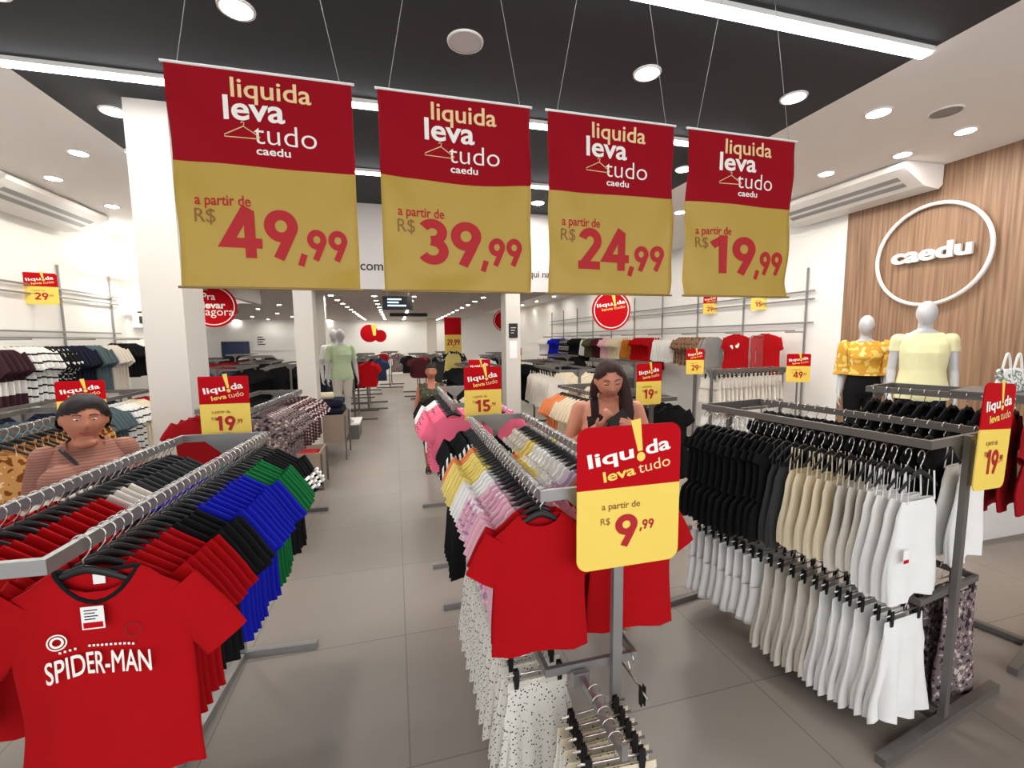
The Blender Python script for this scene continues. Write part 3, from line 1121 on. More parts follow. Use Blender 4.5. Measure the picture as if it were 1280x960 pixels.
C_TEAL = cloth('slate', (84, 100, 104))
P_DOTS = pattern('print_dots', [(44, 42, 42), (226, 222, 212)], 'dots', 90, 0.9, 0.30)
P_DOTS = pattern('print_dots_w', [(226, 222, 212), (48, 46, 46)], 'dots', 75, 0.9, 0.24)
P_STRIPE = pattern('print_stripes', [(232, 230, 226), (26, 26, 30)], 'stripes', 13.0, 0.9, 0.78)
P_BLOCK = pattern('print_block', [(60, 34, 40), (226, 220, 214)], 'stripes', 2.6, 0.9, 0.70)
P_CHECK = pattern('print_check', [(230, 228, 224), (24, 24, 26)], 'blotch', 34)
P_FLOR = pattern('print_floral_brown', [(120, 66, 22), (196, 142, 84), (228, 196, 150)], 'blotch', 22)
P_PLAID = pattern('print_plaid', [(196, 186, 180), (104, 66, 68), (36, 26, 32)], 'plaid', 24, 0.9, 0.5)
P_FLORD = pattern('print_floral_dark', [(44, 34, 40), (120, 104, 104), (196, 180, 172)], 'blotch', 40)
P_ANIM = pattern('print_animal', [(70, 44, 34), (150, 116, 92), (44, 26, 22)], 'blotch', 30)
P_PINKST = pattern('print_pink_stripes', [(232, 120, 146), (40, 30, 34)], 'stripes', 24, 0.9, 0.85)
P_PRINT = pattern('print_pastel', [(232, 228, 226), (220, 168, 186), (150, 130, 160)], 'blotch', 46)
P_GFLOR = pattern('print_white_floral', [(228, 226, 220), (228, 226, 220), (120, 134, 122), (226, 224, 218)], 'blotch', 26)
P_CUFF = pattern('print_cuff_stripes', [(18, 17, 19), (230, 228, 224)], 'stripes', 42, 0.9, 0.55, 0)

# ================================================================== front left rack: t-shirts
L1c, L1r, L1L, L1a = (-0.98, 2.0), R(-3.9), 1.46, 0.21
rack('grey double rack of children\'s t-shirts at the lower left of the aisle', L1c, L1r, L1L, L1a)
hgL = hanger_proto('shoulder', '', None, 0.33)
teeA = tee(1, C_RED, 0.43, 0.60, C_BLACK, slv=0.17, drop=50, slw=0.17, dip=0.085, nk=0.098)
teeB = tee(2, C_RED, 0.385, 0.57, n=20, M_=16, slv=0.17, drop=52, slw=0.16)
teeC = tee(3, C_RED, 0.38, 0.56, n=20, M_=16, slv=0.17, drop=53, slw=0.16)
teeS = tee(4, C_BLUE, 0.385, 0.58, n=20, M_=16, slv=0.17, drop=52, slw=0.16)


def tee_trim(seed, m, w_, L):
    """t-shirt whose sleeves carry three short pale bars"""
    mb, top, nk, dip, ht = tee_builder(w_, L, seed=seed, n=20, M_=16)
    o = garment('t_shirt', 't-shirt', mb, m)
    hw = w_ / 2
    b = MB()
    ca, sa = math.cos(R(58)), math.sin(R(58))
    for s in (-1, 1):
        for q in range(3):
            k = 0.62 + 0.16 * q
            cx = s * (hw * 0.80 + (0.15 + hw * 0.12) * k * ca); cz = top - 0.086 - 0.17 * k * sa
            p = 0.068
            b.box(-0.006, 0.006, -0.0165, 0.0165, -0.009, 0.009, 0, Matrix.Translation((cx + s * sa * p, 0, cz + ca * p)) @ Matrix.Rotation(s * R(58), 4, 'Y'))
    KIDS[o.name].append(b.build('sleeve_bars', C_WHITE, o))
    return o


teeT = tee_trim(5, C_BLACK, 0.385, 0.55)
# front shirt with white chest lettering, hung first on the rail
L1f = -0.61
loc = on_rail(L1c, L1r, L1a, L1f - 0.015, 1.345)
loc2 = on_rail(L1c, L1r, L1a + 0.028, L1f - 0.015, 1.345)
put(hgL, loc, L1r, 'black hanger in the foremost red lettered t-shirt', None)
fr = put(teeA, loc2, L1r, 'red t-shirt with white SPIDER-MAN chest lettering and a price tag, foremost on its rack', None, C_RED)
KIDS[teeA.name] = KIDS[teeA.name][:1]
top, ht = -0.083, 0.013
ys = -0.0225
mb = MB()
def fn(u, v):
    x, z = -0.118 + 0.236 * u, top - 0.235 - 0.08 * v + 0.012 * math.sin(PI * u)
    return (x, ys + drape(x, z), z)



for k in range(4):
    sh = lambda u, v: tuple(Vector(fn(u + 0.004 * (k % 2) - 0.002, v + 0.014 * (k // 2))) + Vector((0, -0.0005 * k, 0)))
    put_text(mb, 'SPIDER-MAN', 0, 1, 0, 0.75, sh)
mb.build('chest_lettering', LETW, fr)
mb = MB()
for k in range(17):
    u = 0.14 + 0.70 * k / 16
    if k in (4, 5):
        continue
    x, y, z = fn(u, -0.20)
    mb.add([(x - 0.0028, y, z - 0.003), (x + 0.0028, y, z - 0.003), (x + 0.0028, y, z + 0.003), (x - 0.0028, y, z + 0.003)], [(0, 1, 2, 3)])
mb.build('small_chest_print', LETW, fr)
mb = MB()
ring = lambda cx, cz, r_: [(cx + r_ * math.cos(2 * PI * j / 22), ys + drape(cx + r_ * math.cos(2 * PI * j / 22), cz + r_ * math.sin(2 * PI * j / 22)), cz + r_ * math.sin(2 * PI * j / 22)) for j in range(22)]
mb.loft([ring(-0.09, top - 0.185, 0.022), ring(-0.09, top - 0.185, 0.0185)], smooth=False)
mb.loft([ring(-0.09, top - 0.185, 0.015), ring(-0.09, top - 0.185, 0.0095)], smooth=False)
mb.build('round_chest_badge', LETW, fr)
mb = MB()
mb.loft([ring(0.083, top - 0.175, 0.020), ring(0.083, top - 0.175, 0.0185)], smooth=False)
mb.build('ring_chest_badge', LETK, fr)
tg = MB().box(-0.026, 0.026, -0.031, -0.030, top - 0.155, top - 0.093)
tg.build('price_tag', TAGW, fr)
mb = MB().box(-0.022, 0.022, -0.0322, -0.0312, top - 0.151, top - 0.136)
mb.build('tag_stripe', SIGNRED, fr)
mb = MB()
for k in range(4):
    mb.box(-0.018, 0.012 - 0.006 * (k % 2), -0.0322, -0.0312, top - 0.104 - 0.008 * k, top - 0.1015 - 0.008 * k)
mb.build('tag_print', LETK, fr)
MB().box(-0.014, 0.014, 0.004, 0.006, top - 0.05, top - 0.022).build('neck_label', TAGW, fr)
KIDS[teeA.name] = [c for c in KIDS[teeA.name]]

G = 'on the lower left rack\'s aisle rail'
row(L1c, L1r, L1a, L1f + 0.037, 0.69, 1.345, [
    (teeB, C_RED, 'red t-shirt in the run right behind the SPIDER-MAN shirt', 'red t-shirts behind the lettered shirt', 6),
    (teeC, C_BLACK, 'black t-shirt between the red and blue runs ' + G, 'black t-shirts between red and blue', 4),
    (teeS, C_BLUE, 'royal blue t-shirt ' + G, 'royal blue t-shirts on the lower left rack', 10),
    (teeB, C_GREEN, 'green t-shirt ' + G, 'green t-shirts on the lower left rack', 6),
    (teeT, C_BLACK, 'black t-shirt with pale sleeve bars at the far end of the lower left rack', 'barred black t-shirts on the lower left rack', 6)],
    hgL, 'black hanger with chrome hook ' + G, 'black hangers on the lower left aisle-side rail', 2.0)
G2 = 'on the lower left rack\'s wall rail'
row(L1c, L1r, -L1a, -0.50, 0.62, 1.345, [
    (teeC, C_RED, 'red t-shirt ' + G2, 'red t-shirts on the wall-side rail', 12),
    (teeS, C_OFF, 'off-white t-shirt ' + G2, 'off-white t-shirts on the wall-side rail', 4),
    (teeB, C_CHAR, 'dark grey t-shirt ' + G2, 'dark grey t-shirts on the wall-side rail', 10)],
    hgL, 'black hanger with chrome hook ' + G2, 'black hangers on the lower left wall-side rail', 2.0)
price_sign('19,99 price card on the far end of the lower left t-shirt rack', (-0.935, 2.787, 1.66), R(-3.9), 0.255, 0.36, '19', '99', None, 0.004, stem=0.03)

tkL = tank(6, C_YEL, 0.24, 0.42)
put(tkL, on_rail(L1c, L1r, -L1a, -0.60, 1.345), L1r, 'pale yellow top at the lower left corner beside the lettered red shirt', None, C_YEL)
# ================================================================== centre rack: children's tops above, skirts below
C1c, C1L, C1a = (0.645, 2.12), 1.50, 0.185
rkC = rack('grey double rack of children\'s tops and dotted skirts in the middle of the picture', C1c, 0, C1L, C1a, 1.345, (0.70, 0.17, 0.36), near_post=0.085)
hgC = hanger_proto('shoulder', '', None, 0.26)
hgK = hanger_proto('clip', '', None, 0.24)
ct1 = tee(11, C_RED, 0.34, 0.50, slv=0.12, slw=0.13, dip=0.045)
ct2 = tee(12, C_WHITE, 0.30, 0.46, slv=0.11, n=20, M_=16, noise_a=0.006)
ct3 = tee(13, C_YEL, 0.30, 0.38, slv=0.12, n=20, M_=16, noise_a=0.008)
rf = tee(14, C_WHITE, 0.28, 0.34, slv=0.07, slw=0.10, n=20, M_=16, noise_a=0.006, name='ruffled_top')
dr1 = dress(15, C_BLACK, 0.30, 0.80)
G = 'on the aisle-side rail of the middle rack'
row(C1c, 0, -C1a + 0.0, -0.742, 0.70, 1.345, [
    (ct1, C_RED, 'red t-shirt at the front of the middle rack beside the 9,99 card', 'two red t-shirts at the front of the middle rack', 2),
    (ct2, C_LPINK, 'pale pink top just behind the front red t-shirts of the middle rack', 'pale pink tops of the middle rack', 3),
    (ct2, P_PRINT, 'white top with pastel print ' + G, 'pastel print tops of the middle rack', 4),
    (ct2, C_WHITE, 'plain white top ' + G, 'plain white tops of the middle rack', 4),
    (ct3, C_YEL, 'pale yellow ruffled t-shirt ' + G, 'pale yellow t-shirts of the middle rack', 7),
    (ct2, C_ORANGE, 'light orange top behind the yellow run of the middle rack', 'orange tops of the middle rack', 2),
    (ct2, P_CUFF, 'black and white striped top behind the yellow run of the middle rack', 'striped tops of the middle rack', 2),
    (dr1, C_BLACK, 'long black dress at the far end of the middle rack', 'long black dresses of the middle rack', 8)],
    hgC, 'black hanger with chrome hook ' + G, 'black hangers on the middle aisle-side rail', 2.5)
G = 'on the rail behind the 9,99 card'
row(C1c, 0, C1a, -0.70, 0.68, 1.345, [
    (ct1, C_RED, 'red t-shirt ' + G, 'red t-shirts behind the 9,99 card', 4),
    (ct1, C_MUST, 'mustard t-shirt ' + G, 'mustard t-shirts behind the 9,99 card', 2), (ct2, C_LILAC, 'lilac top ' + G, 'lilac tops behind the 9,99 card', 2),
    (rf, C_WHITE, 'white ruffled top ' + G, 'white ruffled tops behind the 9,99 card', 9),
    (ct3, C_YEL, 'pale yellow top ' + G, 'pale yellow tops behind the 9,99 card', 2),
    (rf, C_OFF, 'off-white ruffled top ' + G, 'off-white ruffled tops behind the 9,99 card', 6)],
    hgC, 'black hanger with chrome hook ' + G, 'black hangers on the middle right-hand rail', 2.5)
sk1 = skirt(16, P_DOTS, 0.24, 0.44, 0.018, 1.35, 0.5, 11, band=C_OFF)
G = 'on the lower rail of the middle rack'
row(C1c, 0, -0.17, -0.66, 0.33, 0.70, [(sk1, P_DOTS, 'white skirt with small black dots ' + G, 'dotted skirts on the lower rail', 13)], hgK,
    'chrome clip hanger with black clips ' + G, 'clip hangers on the middle lower rail', 3)
# short front arm of the middle rack carrying more dotted skirts
ar = MB().box(-0.063, -0.047, -1.085, -0.797, 0.652, 0.68).build('front_arm', STEEL, rkC)
MB().box(-0.085, -0.025, -0.797, -0.7765, 0.635, 0.685).build('bracket', STEEL, ar)
MB().box(-0.065, -0.045, -1.099, -1.0855, 0.652, 0.70).build('end_stop', STEEL, ar)
sk2 = skirt(17, P_DOTS, 0.27, 0.46, 0.018, 1.3, 0.5, 11, band=C_CREAM)
for k in range(5):
    loc = (0.59 + 0.004 * k, 1.08 + 0.045 * k, 0.686)
    put(hgK, loc, R(-4 + 2 * k), 'chrome clip hanger with black clips on the front arm of the middle rack', 'clip hangers on the middle front arm')
    put(sk2, loc, R(-4 + 2 * k), 'dotted off-white skirt with cream waistband on the front arm of the middle rack', 'dotted skirts on the front arm', P_DOTS)
t = price_sign('large 9,99 price card with rounded corners in front of the middle rack', (0.752, 1.300, 1.56), R(0), 0.385, 0.49, '9', '99', None, 0.04)
MB().box(-0.02, 0.0, 0.0055, 0.026, -0.47, -0.25).build('holder', STEEL, t)
price_sign('15,99 price card on the far end of the middle rack', (0.568, 2.925, 1.665), R(0), 0.255, 0.36, '15', '99', None, 0.004, stem=0.04)

# ================================================================== front right rack: black and white clothes
R1c, R1r, R1L, R1a, R1z = (2.37, 1.97), R(8.6), 1.20, 0.27, 1.40
rack('dark grey double rack of black and white women\'s clothes at the lower right', R1c, R1r, R1L, R1a, R1z, (0.68, 0.25, 0.60), None, DSTEEL, foot=0.24)
hgR = hanger_proto('shoulder', '', None, 0.26)
hgR2 = hanger_proto('clip', '', None, 0.26)
bd = dress(21, C_BLACK, 0.32, 0.56, 0.017, slv=False, name='black_dress', flare=1.25)
tkA = tank(22, C_CREAM, 0.29, 0.40, 0.016, top=-0.215)
tkB = tank(23, C_WHITE, 0.33, 0.44, 0.017, pamp=0.35, top=-0.205)
sh1 = shorts(24, C_WHITE, 0.32, 0.40, 0.022)
sk3 = skirt(25, C_WHITE, 0.28, 0.47, 0.022, 1.4, 0.5, 9, 'white_skirt', hem=0.014)
G = 'on the lower right rack\'s upper aisle rail'
row(R1c, R1r, -R1a, -0.58, 0.58, 1.345, [
    (tkB, C_WHITE, 'bulky white strappy top ' + G, 'bulky white tops of the right rack', 4),
    (tkA, C_OFF, 'off-white strappy top ' + G, 'off-white tops of the right rack', 3),
    (tkA, C_CREAM, 'cream strappy top ' + G, 'cream tops of the right rack', 5),
    (tkB, C_CHAR, 'charcoal strappy top ' + G, 'charcoal tops of the right rack', 2),
    (bd, C_BLACK, 'black sleeveless dress ' + G, 'black dresses of the right rack', 12)],
    hgR, 'black hanger with chrome hook ' + G, 'black hangers on the right aisle-side rail', 4)
G = 'on the lower right rack\'s bottom aisle rail'
row(R1c, R1r, -0.25, -0.56, 0.55, 0.68, [
    (sk3, C_WHITE, 'white flared skirt at the near end ' + G, 'near white skirts of the right rack', 6),
    (sk3, C_OFF, 'off-white flared skirt ' + G, 'off-white skirts of the right rack', 5),
    (sh1, C_WHITE, 'white shorts in the far half ' + G, 'white shorts of the right rack', 9)],
    hgR2, 'clip hanger with black clips ' + G, 'clip hangers on the right lower rail', 4)
G = 'on the lower right rack\'s wall rail'
row(R1c, R1r, R1a, -0.55, 0.55, R1z, [
    (tkB, C_WHITE, 'white strappy top ' + G, 'white tops on the wall-side rail of the right rack', 2),
    (bd, C_BLACK, 'black sleeveless dress ' + G, 'black dresses on the wall-side rail of the right rack', 18)],
    hgR, 'black hanger with chrome hook ' + G, 'black hangers on the right wall-side rail', 4)
lg = shorts(26, P_FLORD, 0.28, 0.62, 0.016, name='trousers', cat='trousers')
row(R1c, R1r, 0.25, -0.56, -0.40, 0.68, [(lg, P_FLORD, 'pair of patterned grey trousers low on the wall side of the lower right rack', 'patterned trousers of the right rack', 3)], hgR2,
    'clip hanger with black clips low on the wall side of the lower right rack', 'clip hangers low on the wall side')
nr = on_rail(R1c, R1r, 0.02, -R1L / 2 - 0.072, 0)
price_sign('19,99 price card tilted on the near post of the lower right rack', (nr[0] + 0.075, nr[1], 1.635), R(9), 0.29, 0.475, '19', '99', None, 0.035, tilt=4, stem=0.0)
for o in list(COL.objects):
    if o.name.startswith('price_sign') and o.get('label', '').startswith('19,99 price card tilted'):
        MB().box(-0.09, -0.05, 0.0055, 0.03, -0.46, -0.26).build('holder', DSTEEL, o)

# a spare clip hanger left on the lower crossbar, and paper tags on a few white garments
put(hgK, (0.795, 1.3525, 0.70), R(90), 'empty clip hanger left on the lower crossbar beside the 9,99 card post', None)
nt = 0
for o in list(COL.objects):
    n_ = o.name.split('.')[0]
    if o.type == 'MESH' and o.parent is None and n_ in ('shorts', 'white_skirt', 'tank_top') and o.location.x > 1.8:
        nt += 1
        if nt % 6 == 2:
            x0, z0, y0 = -0.135, (-0.40 if n_ == 'tank_top' else -0.24), -0.034
            tg_ = MB().box(x0, x0 + 0.038, y0 + drape(x0, z0) - 0.001, y0 + drape(x0, z0), z0 - 0.06, z0).build('price_tag', TAGW, o)
            MB().box(x0 + 0.003, x0 + 0.035, y0 + drape(x0, z0) - 0.0022, y0 + drape(x0, z0) - 0.0012, z0 - 0.057, z0 - 0.042).build('tag_stripe', SIGNRED, tg_)

# ================================================================== racks behind the front row
gt1 = tee(31, C_PINK, 0.36, 0.48, slv=0.13, n=20, M_=14)
gt2 = tee(32, C_WHITE, 0.40, 0.56, slv=0.15, n=18, M_=12, name='shirt')
gt3 = tank(33, C_WHITE, 0.34, 0.46, 0.018, name='blouse')
gd = dress(34, C_BLACK, 0.36, 0.72, 0.016, name='hung_dress')
gsh = shorts(35, C_OFF, 0.34, 0.36, 0.016, name='short_trousers')
hgB = hanger_proto('shoulder', '', None, 0.30)

L2c, L2r = (-1.22, 4.42), R(-4.5)
rack('grey rack of plaid and patterned shirts between the white column and the aisle', L2c, L2r, 1.25, 0.2, 1.345, None, None, DSTEEL)
row(L2c, L2r, 0.2, -0.58, 0.58, 1.345, [(gt2, P_FLORD, 'grey floral shirt on the rack beside the white column', 'grey floral shirts by the white column', 9),
     (gt2, P_PLAID, 'maroon plaid shirt on the rack beside the white column', 'plaid shirts by the white column', 12)], hgB, 'black hanger on the rack of plaid shirts by the white column', 'hangers of the plaid shirt rack', 2, stretch=0.74)
row(L2c, L2r, -0.2, -0.55, 0.55, 1.345, [(gt2, C_RED2, 'deep red shirt on the rack beside the white column', 'deep red shirts by the white column', 4),
     (gt2, C_BLACK, 'black shirt on the rack beside the white column', 'black shirts by the white column', 6)], None, jit=2, stretch=0.8)
BEIGE = mat('beige_board', (150, 132, 116), 0.7, vary=0.04)


def bin_box(label, x0, x1, y0, y1, z0, z1):
    t = thing('display_bin', label, 'bin', ((x0 + x1) / 2, (y0 + y1) / 2, 0), 0)
    w2, d2 = (x1 - x0) / 2, (y1 - y0) / 2
    for a, b, c, d in ((-w2, w2, -d2, -d2 + 0.015), (-w2, w2, d2 - 0.015, d2), (-w2, -w2 + 0.015, -d2 + 0.016, d2 - 0.016), (w2 - 0.015, w2, -d2 + 0.016, d2 - 0.016)):
        MB().box(a, b, c, d, z0, z1).build('panel', BEIGE, t)
    MB().box(-w2 + 0.016, w2 - 0.016, -d2 + 0.016, d2 - 0.016, z0, z0 + 0.015).build('bottom', BEIGE, t)
    for sx in (-1, 1):
        for sy in (-1, 1):
            MB().box(sx * (w2 + 0.013) - 0.012, sx * (w2 + 0.013) + 0.012, sy * (d2 - 0.03) - 0.012, sy * (d2 - 0.03) + 0.012, 0, z1 - 0.02).build('leg', DSTEEL, t)
    return t


bin_box('beige display bin on the floor behind the plaid shirt rack', -1.52, -0.94, 5.75, 6.25, 0.04, 0.48)
bin_box('beige display bin at the aisle edge holding dark folded jeans', -1.50, -0.80, 7.15, 7.85, 0.30, 0.72)


def folded(name, label, cat, loc, w_, d_, h_, m, rz=0.0, group=None, seed=0):
    mb = MB()
    rings = []
    for i in range(9):
        k = i / 8
        y = -d_ / 2 + d_ * k
        sc = 1 - 0.12 * abs(2 * k - 1) ** 3
        ring = []
        for j in range(16):
            a = 2 * PI * j / 16
            ca, sa = math.cos(a), math.sin(a)
            x = w_ / 2 * abs(ca) ** 0.45 * (1 if ca > 0 else -1)
            z = h_ / 2 + h_ / 2 * sc * abs(sa) ** 0.45 * (1 if sa > 0 else -1)
            z += 0.05 * h_ * noise.noise(Vector((x * 12 + seed, y * 12, z * 4)))
            ring.append((x, y, max(0.0, z)))
        rings.append(ring)
    mb.loft(rings, 0, True, True)
    o = mb.build(name, m)
    o.location = loc; o.rotation_euler = (0, 0, rz)
    return tag(o, label, cat, group)


for i in range(5):
    for k in range(2):
        folded('folded_jeans', 'pair of dark folded jeans heaped in the beige bin at the aisle edge', 'jeans', (-1.31 + 0.325 * k, 7.5 + 0.02 * (i % 2), 0.32 + 0.125 * i), 0.31, 0.50, 0.122, C_NAVY if (i + k) % 3 else C_DENIM, R(1.0 * (-1) ** i), 'folded jeans heap', i)
for k in range(5):
    folded('folded_shirt', 'deep red folded shirt in the beige bin behind the plaid rack', 'shirt', (-1.23, 6.0, 0.0565 + 0.078 * k), 0.46, 0.38, 0.075, C_RED2, 0, 'deep red folded shirts', k)
mb = MB()
mb.tube([(-0.20, 0, 0), (-0.19, 0, 0), (0.19, 0, 0.0), (0.20, 0, 0)], [0.04, 0.055, 0.055, 0.04], 14)
tag(mb.build('cloth_roll', C_CREAM, None, (-1.15, 7.32, 1.004), R(8)), 'rolled cream cloth lying on the heap of dark jeans', 'cloth roll')

C2c = (0.62, 4.15)
rack('grey rack of pink t-shirts right behind the middle rack', C2c, 0, 1.3, 0.185, 1.345, None, None, STEEL)
row(C2c, 0, -0.185, -0.64, 0.55, 1.345, [(gt1, C_PINK, 'pink t-shirt on the rack behind the 15,99 card', 'pink t-shirts behind the 15,99 card', 5), (gt1, P_PINKST, 'pink striped t-shirt on the rack behind the 15,99 card', 'pink striped t-shirts', 5),
    (gt1, C_WHITE, 'white t-shirt on the pink t-shirt rack behind the 15,99 card', 'white t-shirts of the pink rack', 5), (gt1, C_BLACK, 'black t-shirt at the far end of the pink t-shirt rack', 'black t-shirts of the pink rack', 5)],
    hgB, 'black hanger on the rack of pink t-shirts', 'hangers of the pink t-shirt rack', 2)
row(C2c, 0, 0.185, -0.62, 0.55, 1.345, [(gt1, C_PINK, 'pink t-shirt on the far rail behind the middle rack', 'pink t-shirts on the far rail', 4), (gt1, P_PRINT, 'pastel print t-shirt on the far rail behind the middle rack', 'pastel t-shirts on the far rail', 5),
    (gt1, C_LPINK, 'pale pink t-shirt on the far rail behind the middle rack', 'pale pink t-shirts on the far rail', 4), (gt1, C_CREAM, 'cream t-shirt on the far rail behind the middle rack', 'cream t-shirts on the far rail', 4)],
    hgB, 'black hanger on the far rail of the pink t-shirt rack', 'hangers of the pink rack far rail', 2)
price_sign('29,99 price card just in front of the middle white column', (0.93, 4.98, 1.62), 0, 0.255, 0.36, '29', '99', None, 0.004, stem=0.04)
t = thing('sign_stand', 'thin steel stand of the 29,99 card in front of the middle white column', 'sign stand', (0.93, 5.0, 0))
MB().box(-0.01, 0.01, -0.0145, 0.008, 0, 1.26).build('post', STEEL, t)


C3c, C3r = (2.20, 4.25), R(3)
rack('grey rack of red, cream and black tops behind the woman with the phone', C3c, C3r, 1.4, 0.28, 1.30, None, None, DSTEEL)
row(C3c, C3r, -0.28, -0.66, 0.6, 1.30, [(gt2, C_RED, 'red top on the rack right behind the woman with the phone', 'red tops behind the woman with the phone', 2), (gt2, C_LYEL, 'lemon yellow top on the rack behind the woman with the phone', 'lemon tops behind the woman', 5),
    (gt2, C_CREAM, 'cream top on the rack behind the woman with the phone', 'cream tops behind the woman', 6), (gt2, C_ORANGE, 'light orange top on the rack behind the woman with the phone', 'orange tops behind the woman', 4)],
    hgB, 'hanger on the rack of red and cream tops', 'hangers of the red and cream rack', 2)
row(C3c, C3r, 0.28, -0.66, 0.6, 1.30, [(gd, C_BLACK, 'black dress on the rack behind the 19,99 card past the phone woman', 'black dresses behind the phone woman', 12)], None, jit=2)
price_sign('19,99 price card behind the phone woman, above the big 9,99 card', (2.19, 3.487, 1.62), R(3), 0.26, 0.37, '19', '99', None, 0.02, stem=0.03)

# white shorts rack near the right wall, running across
R3c, R3r = (4.82, 5.16), R(97)
rack('dark rack of off-white shorts in two tiers near the right wall', R3c, R3r, 1.3, 0.10, 1.40, (0.86, 0.09, 0.65), None, DSTEEL)
row(R3c, R3r, 0.10, -0.60, 0.60, 1.40, [(gsh, C_OFF, 'pair of off-white shorts on the upper tier near the right wall', 'off-white shorts of the upper tier', 16)], hgK, 'clip hanger on the upper tier of off-white shorts', 'clip hangers of the shorts rack', 2)
row(R3c, R3r, 0.09, -0.1, 0.60, 0.86, [(gsh, C_WHITE, 'pair of white shorts on the lower tier near the right wall', 'white shorts of the lower tier', 9)], None, jit=3)
price_sign('49,99 price card on the rack of off-white shorts', (5.50, 4.98, 1.60), R(-30), 0.30, 0.40, '49', '99', None, 0.02, stem=0.0)
t = thing('sign_stand', 'thin dark stand of the 49,99 card', 'sign stand', (5.503, 4.99, 0), R(-30))
MB().box(-0.01, 0.01, -0.0005, 0.012, 0, 1.35).build('post', DSTEEL, t)
t = thing('clear_stand', 'rounded clear display frame in front of the red wall shirts', 'stand', (5.58, 5.82, 0))
pts = [(-0.14, 0, 0.02)] + [(-0.14, 0, 1.70)] + [(-0.14 + 0.06 - 0.06 * math.cos(R(a)), 0, 1.80 + 0.06 * math.sin(R(a))) for a in range(0, 91, 15)] + [(0.14 - 0.06 + 0.06 * math.sin(R(a)), 0, 1.80 + 0.06 * math.cos(R(a))) for a in range(0, 91, 15)] + [(0.14, 0, 0.02)]
MB().tube(pts, 0.010, 8).build('tube_frame', STEEL, t)
if 'clear_pane' not in _mats:
    m, nt, b = base_mat('clear_pane', (235, 235, 235), 0.08)
    b.inputs['Transmission Weight'].default_value = 0.9
    b.inputs['Alpha'].default_value = 0.35
    _mats['clear_pane'] = m
MB().box(-0.128, 0.128, -0.002, 0.002, 1.25, 1.83).build('pane', _mats['clear_pane'], t)
MB().box(-0.16, 0.16, -0.12, 0.12, 0, 0.019).build('base_plate', STEEL, t)

# dark rack by the wood wall with a floral bag on its top shelf
R2c, R2r = (3.46, 1.98), R(16)
t2 = rack('dark rack of black clothes between the right rack and the wood wall', R2c, R2r, 0.78, 0.2, 1.50, None, None, DSTEEL)
row(R2c, R2r, -0.2, -0.36, 0.36, 1.50, [(gt2, C_RED2, 'deep red top on the dark rack by the wood wall', 'deep red tops by the wood wall', 3), (gt2, C_BLACK, 'black top on the dark rack by the wood wall', 'black tops by the wood wall', 9)], hgB, 'black hanger on the dark rack by the wood wall', 'hangers of the dark rack by the wood wall', 3)
MB().box(-0.22, 0.22, -0.40, -0.02, 1.5005, 1.512).build('top_shelf', DSTEEL, t2)
bp = on_rail(R2c, R2r, 0.05, -0.22, 1.5125)
t = thing('handbag', 'white handbag with grey floral print and looped handle on the dark rack', 'handbag', bp, R(8))
mb = MB()
rings = []
for i in range(9):
    k = i / 8
    z = 0.002 + 0.155 * k
    hw, ht = 0.155 - 0.02 * k + 0.015 * math.sin(PI * k), 0.06 - 0.03 * k
    rings.append([(hw * abs(math.cos(a)) ** 0.6 * (1 if math.cos(a) > 0 else -1), ht * abs(math.sin(a)) ** 0.6 * (1 if math.sin(a) > 0 else -1), z + 0.006 * math.sin(4 * a)) for a in [2 * PI * j / 24 for j in range(24)]])
mb.loft(rings, 0, True, True); mb.build('bag_body', P_GFLOR, t); t.scale = (0.8, 0.8, 0.8)
for q in (-1, 1):
    MB().tube([(-0.075 + 0.15 * k / 14, q * 0.03, 0.12 + 0.155 * math.sin(PI * k / 14)) for k in range(15)], 0.008, 8).build('handle', C_WHITE, t)
MB().tube([(-0.155, 0, 0.12), (-0.185, 0, 0.15), (-0.20, 0, 0.12), (-0.16, -0.03, 0.05)], [0.012, 0.02, 0.022, 0.012], 8).build('knotted_scarf', P_GFLOR, t)

# ================================================================== racks on the left behind the t-shirts
L3c, L3r = (-2.55, 3.75), R(4)
rack('grey rack of brown floral clothes at the left edge of the picture', L3c, L3r, 1.2, 0.24, 1.345, None, None, DSTEEL)
row(L3c, L3r, 0.24, -0.55, 0.40, 1.345, [(gt3, P_FLOR, 'brown floral blouse at the left edge beside the short-haired woman', 'brown floral blouses at the left edge', 14)], hgB, 'hanger on the rack of brown floral clothes', 'hangers of the brown floral rack', 5)
row(L3c, L3r, -0.24, -0.55, 0.5, 1.345, [(gt2, C_TEAL, 'slate shirt behind the brown floral blouses', 'slate shirts behind the floral blouses', 12)], None, jit=2)
L0c, L0r = (-3.35, 5.9), R(2)
rack('dark rack of slate and striped shirts in front of the left clothes wall', L0c, L0r, 1.8, 0.27, 1.25, None, None, DSTEEL)
row(L0c, L0r, 0.27, -0.85, 0.85, 1.25, [(gt2, C_TEAL, 'slate shirt on the dark rack before the left clothes wall', 'slate shirts before the left wall', 10), (gt2, P_STRIPE, 'white and black striped shirt on the dark rack before the left clothes wall', 'striped shirts before the left wall', 5),
    (gt2, C_CREAM, 'cream shirt on the dark rack before the left clothes wall', 'cream shirts before the left wall', 4), (gd, C_RED2, 'deep red dress on the dark rack before the left clothes wall', 'deep red dresses before the left wall', 5)], None, jit=2)
row(L0c, L0r, -0.27, -0.85, 0.85, 1.25, [(gt2, C_NAVY, 'navy shirt on the dark rack before the left clothes wall', 'navy shirts before the left wall', 14)], None, jit=2)
price_sign('red price card half hidden behind the short-haired woman', (-2.40, 4.20, 1.56), R(10), 0.30, 0.36, '19', '99', None, 0.02)
t = thing('sign_stand', 'thin stand of the card hidden behind the short-haired woman', 'sign stand', (-2.40, 4.205, 0), R(10))
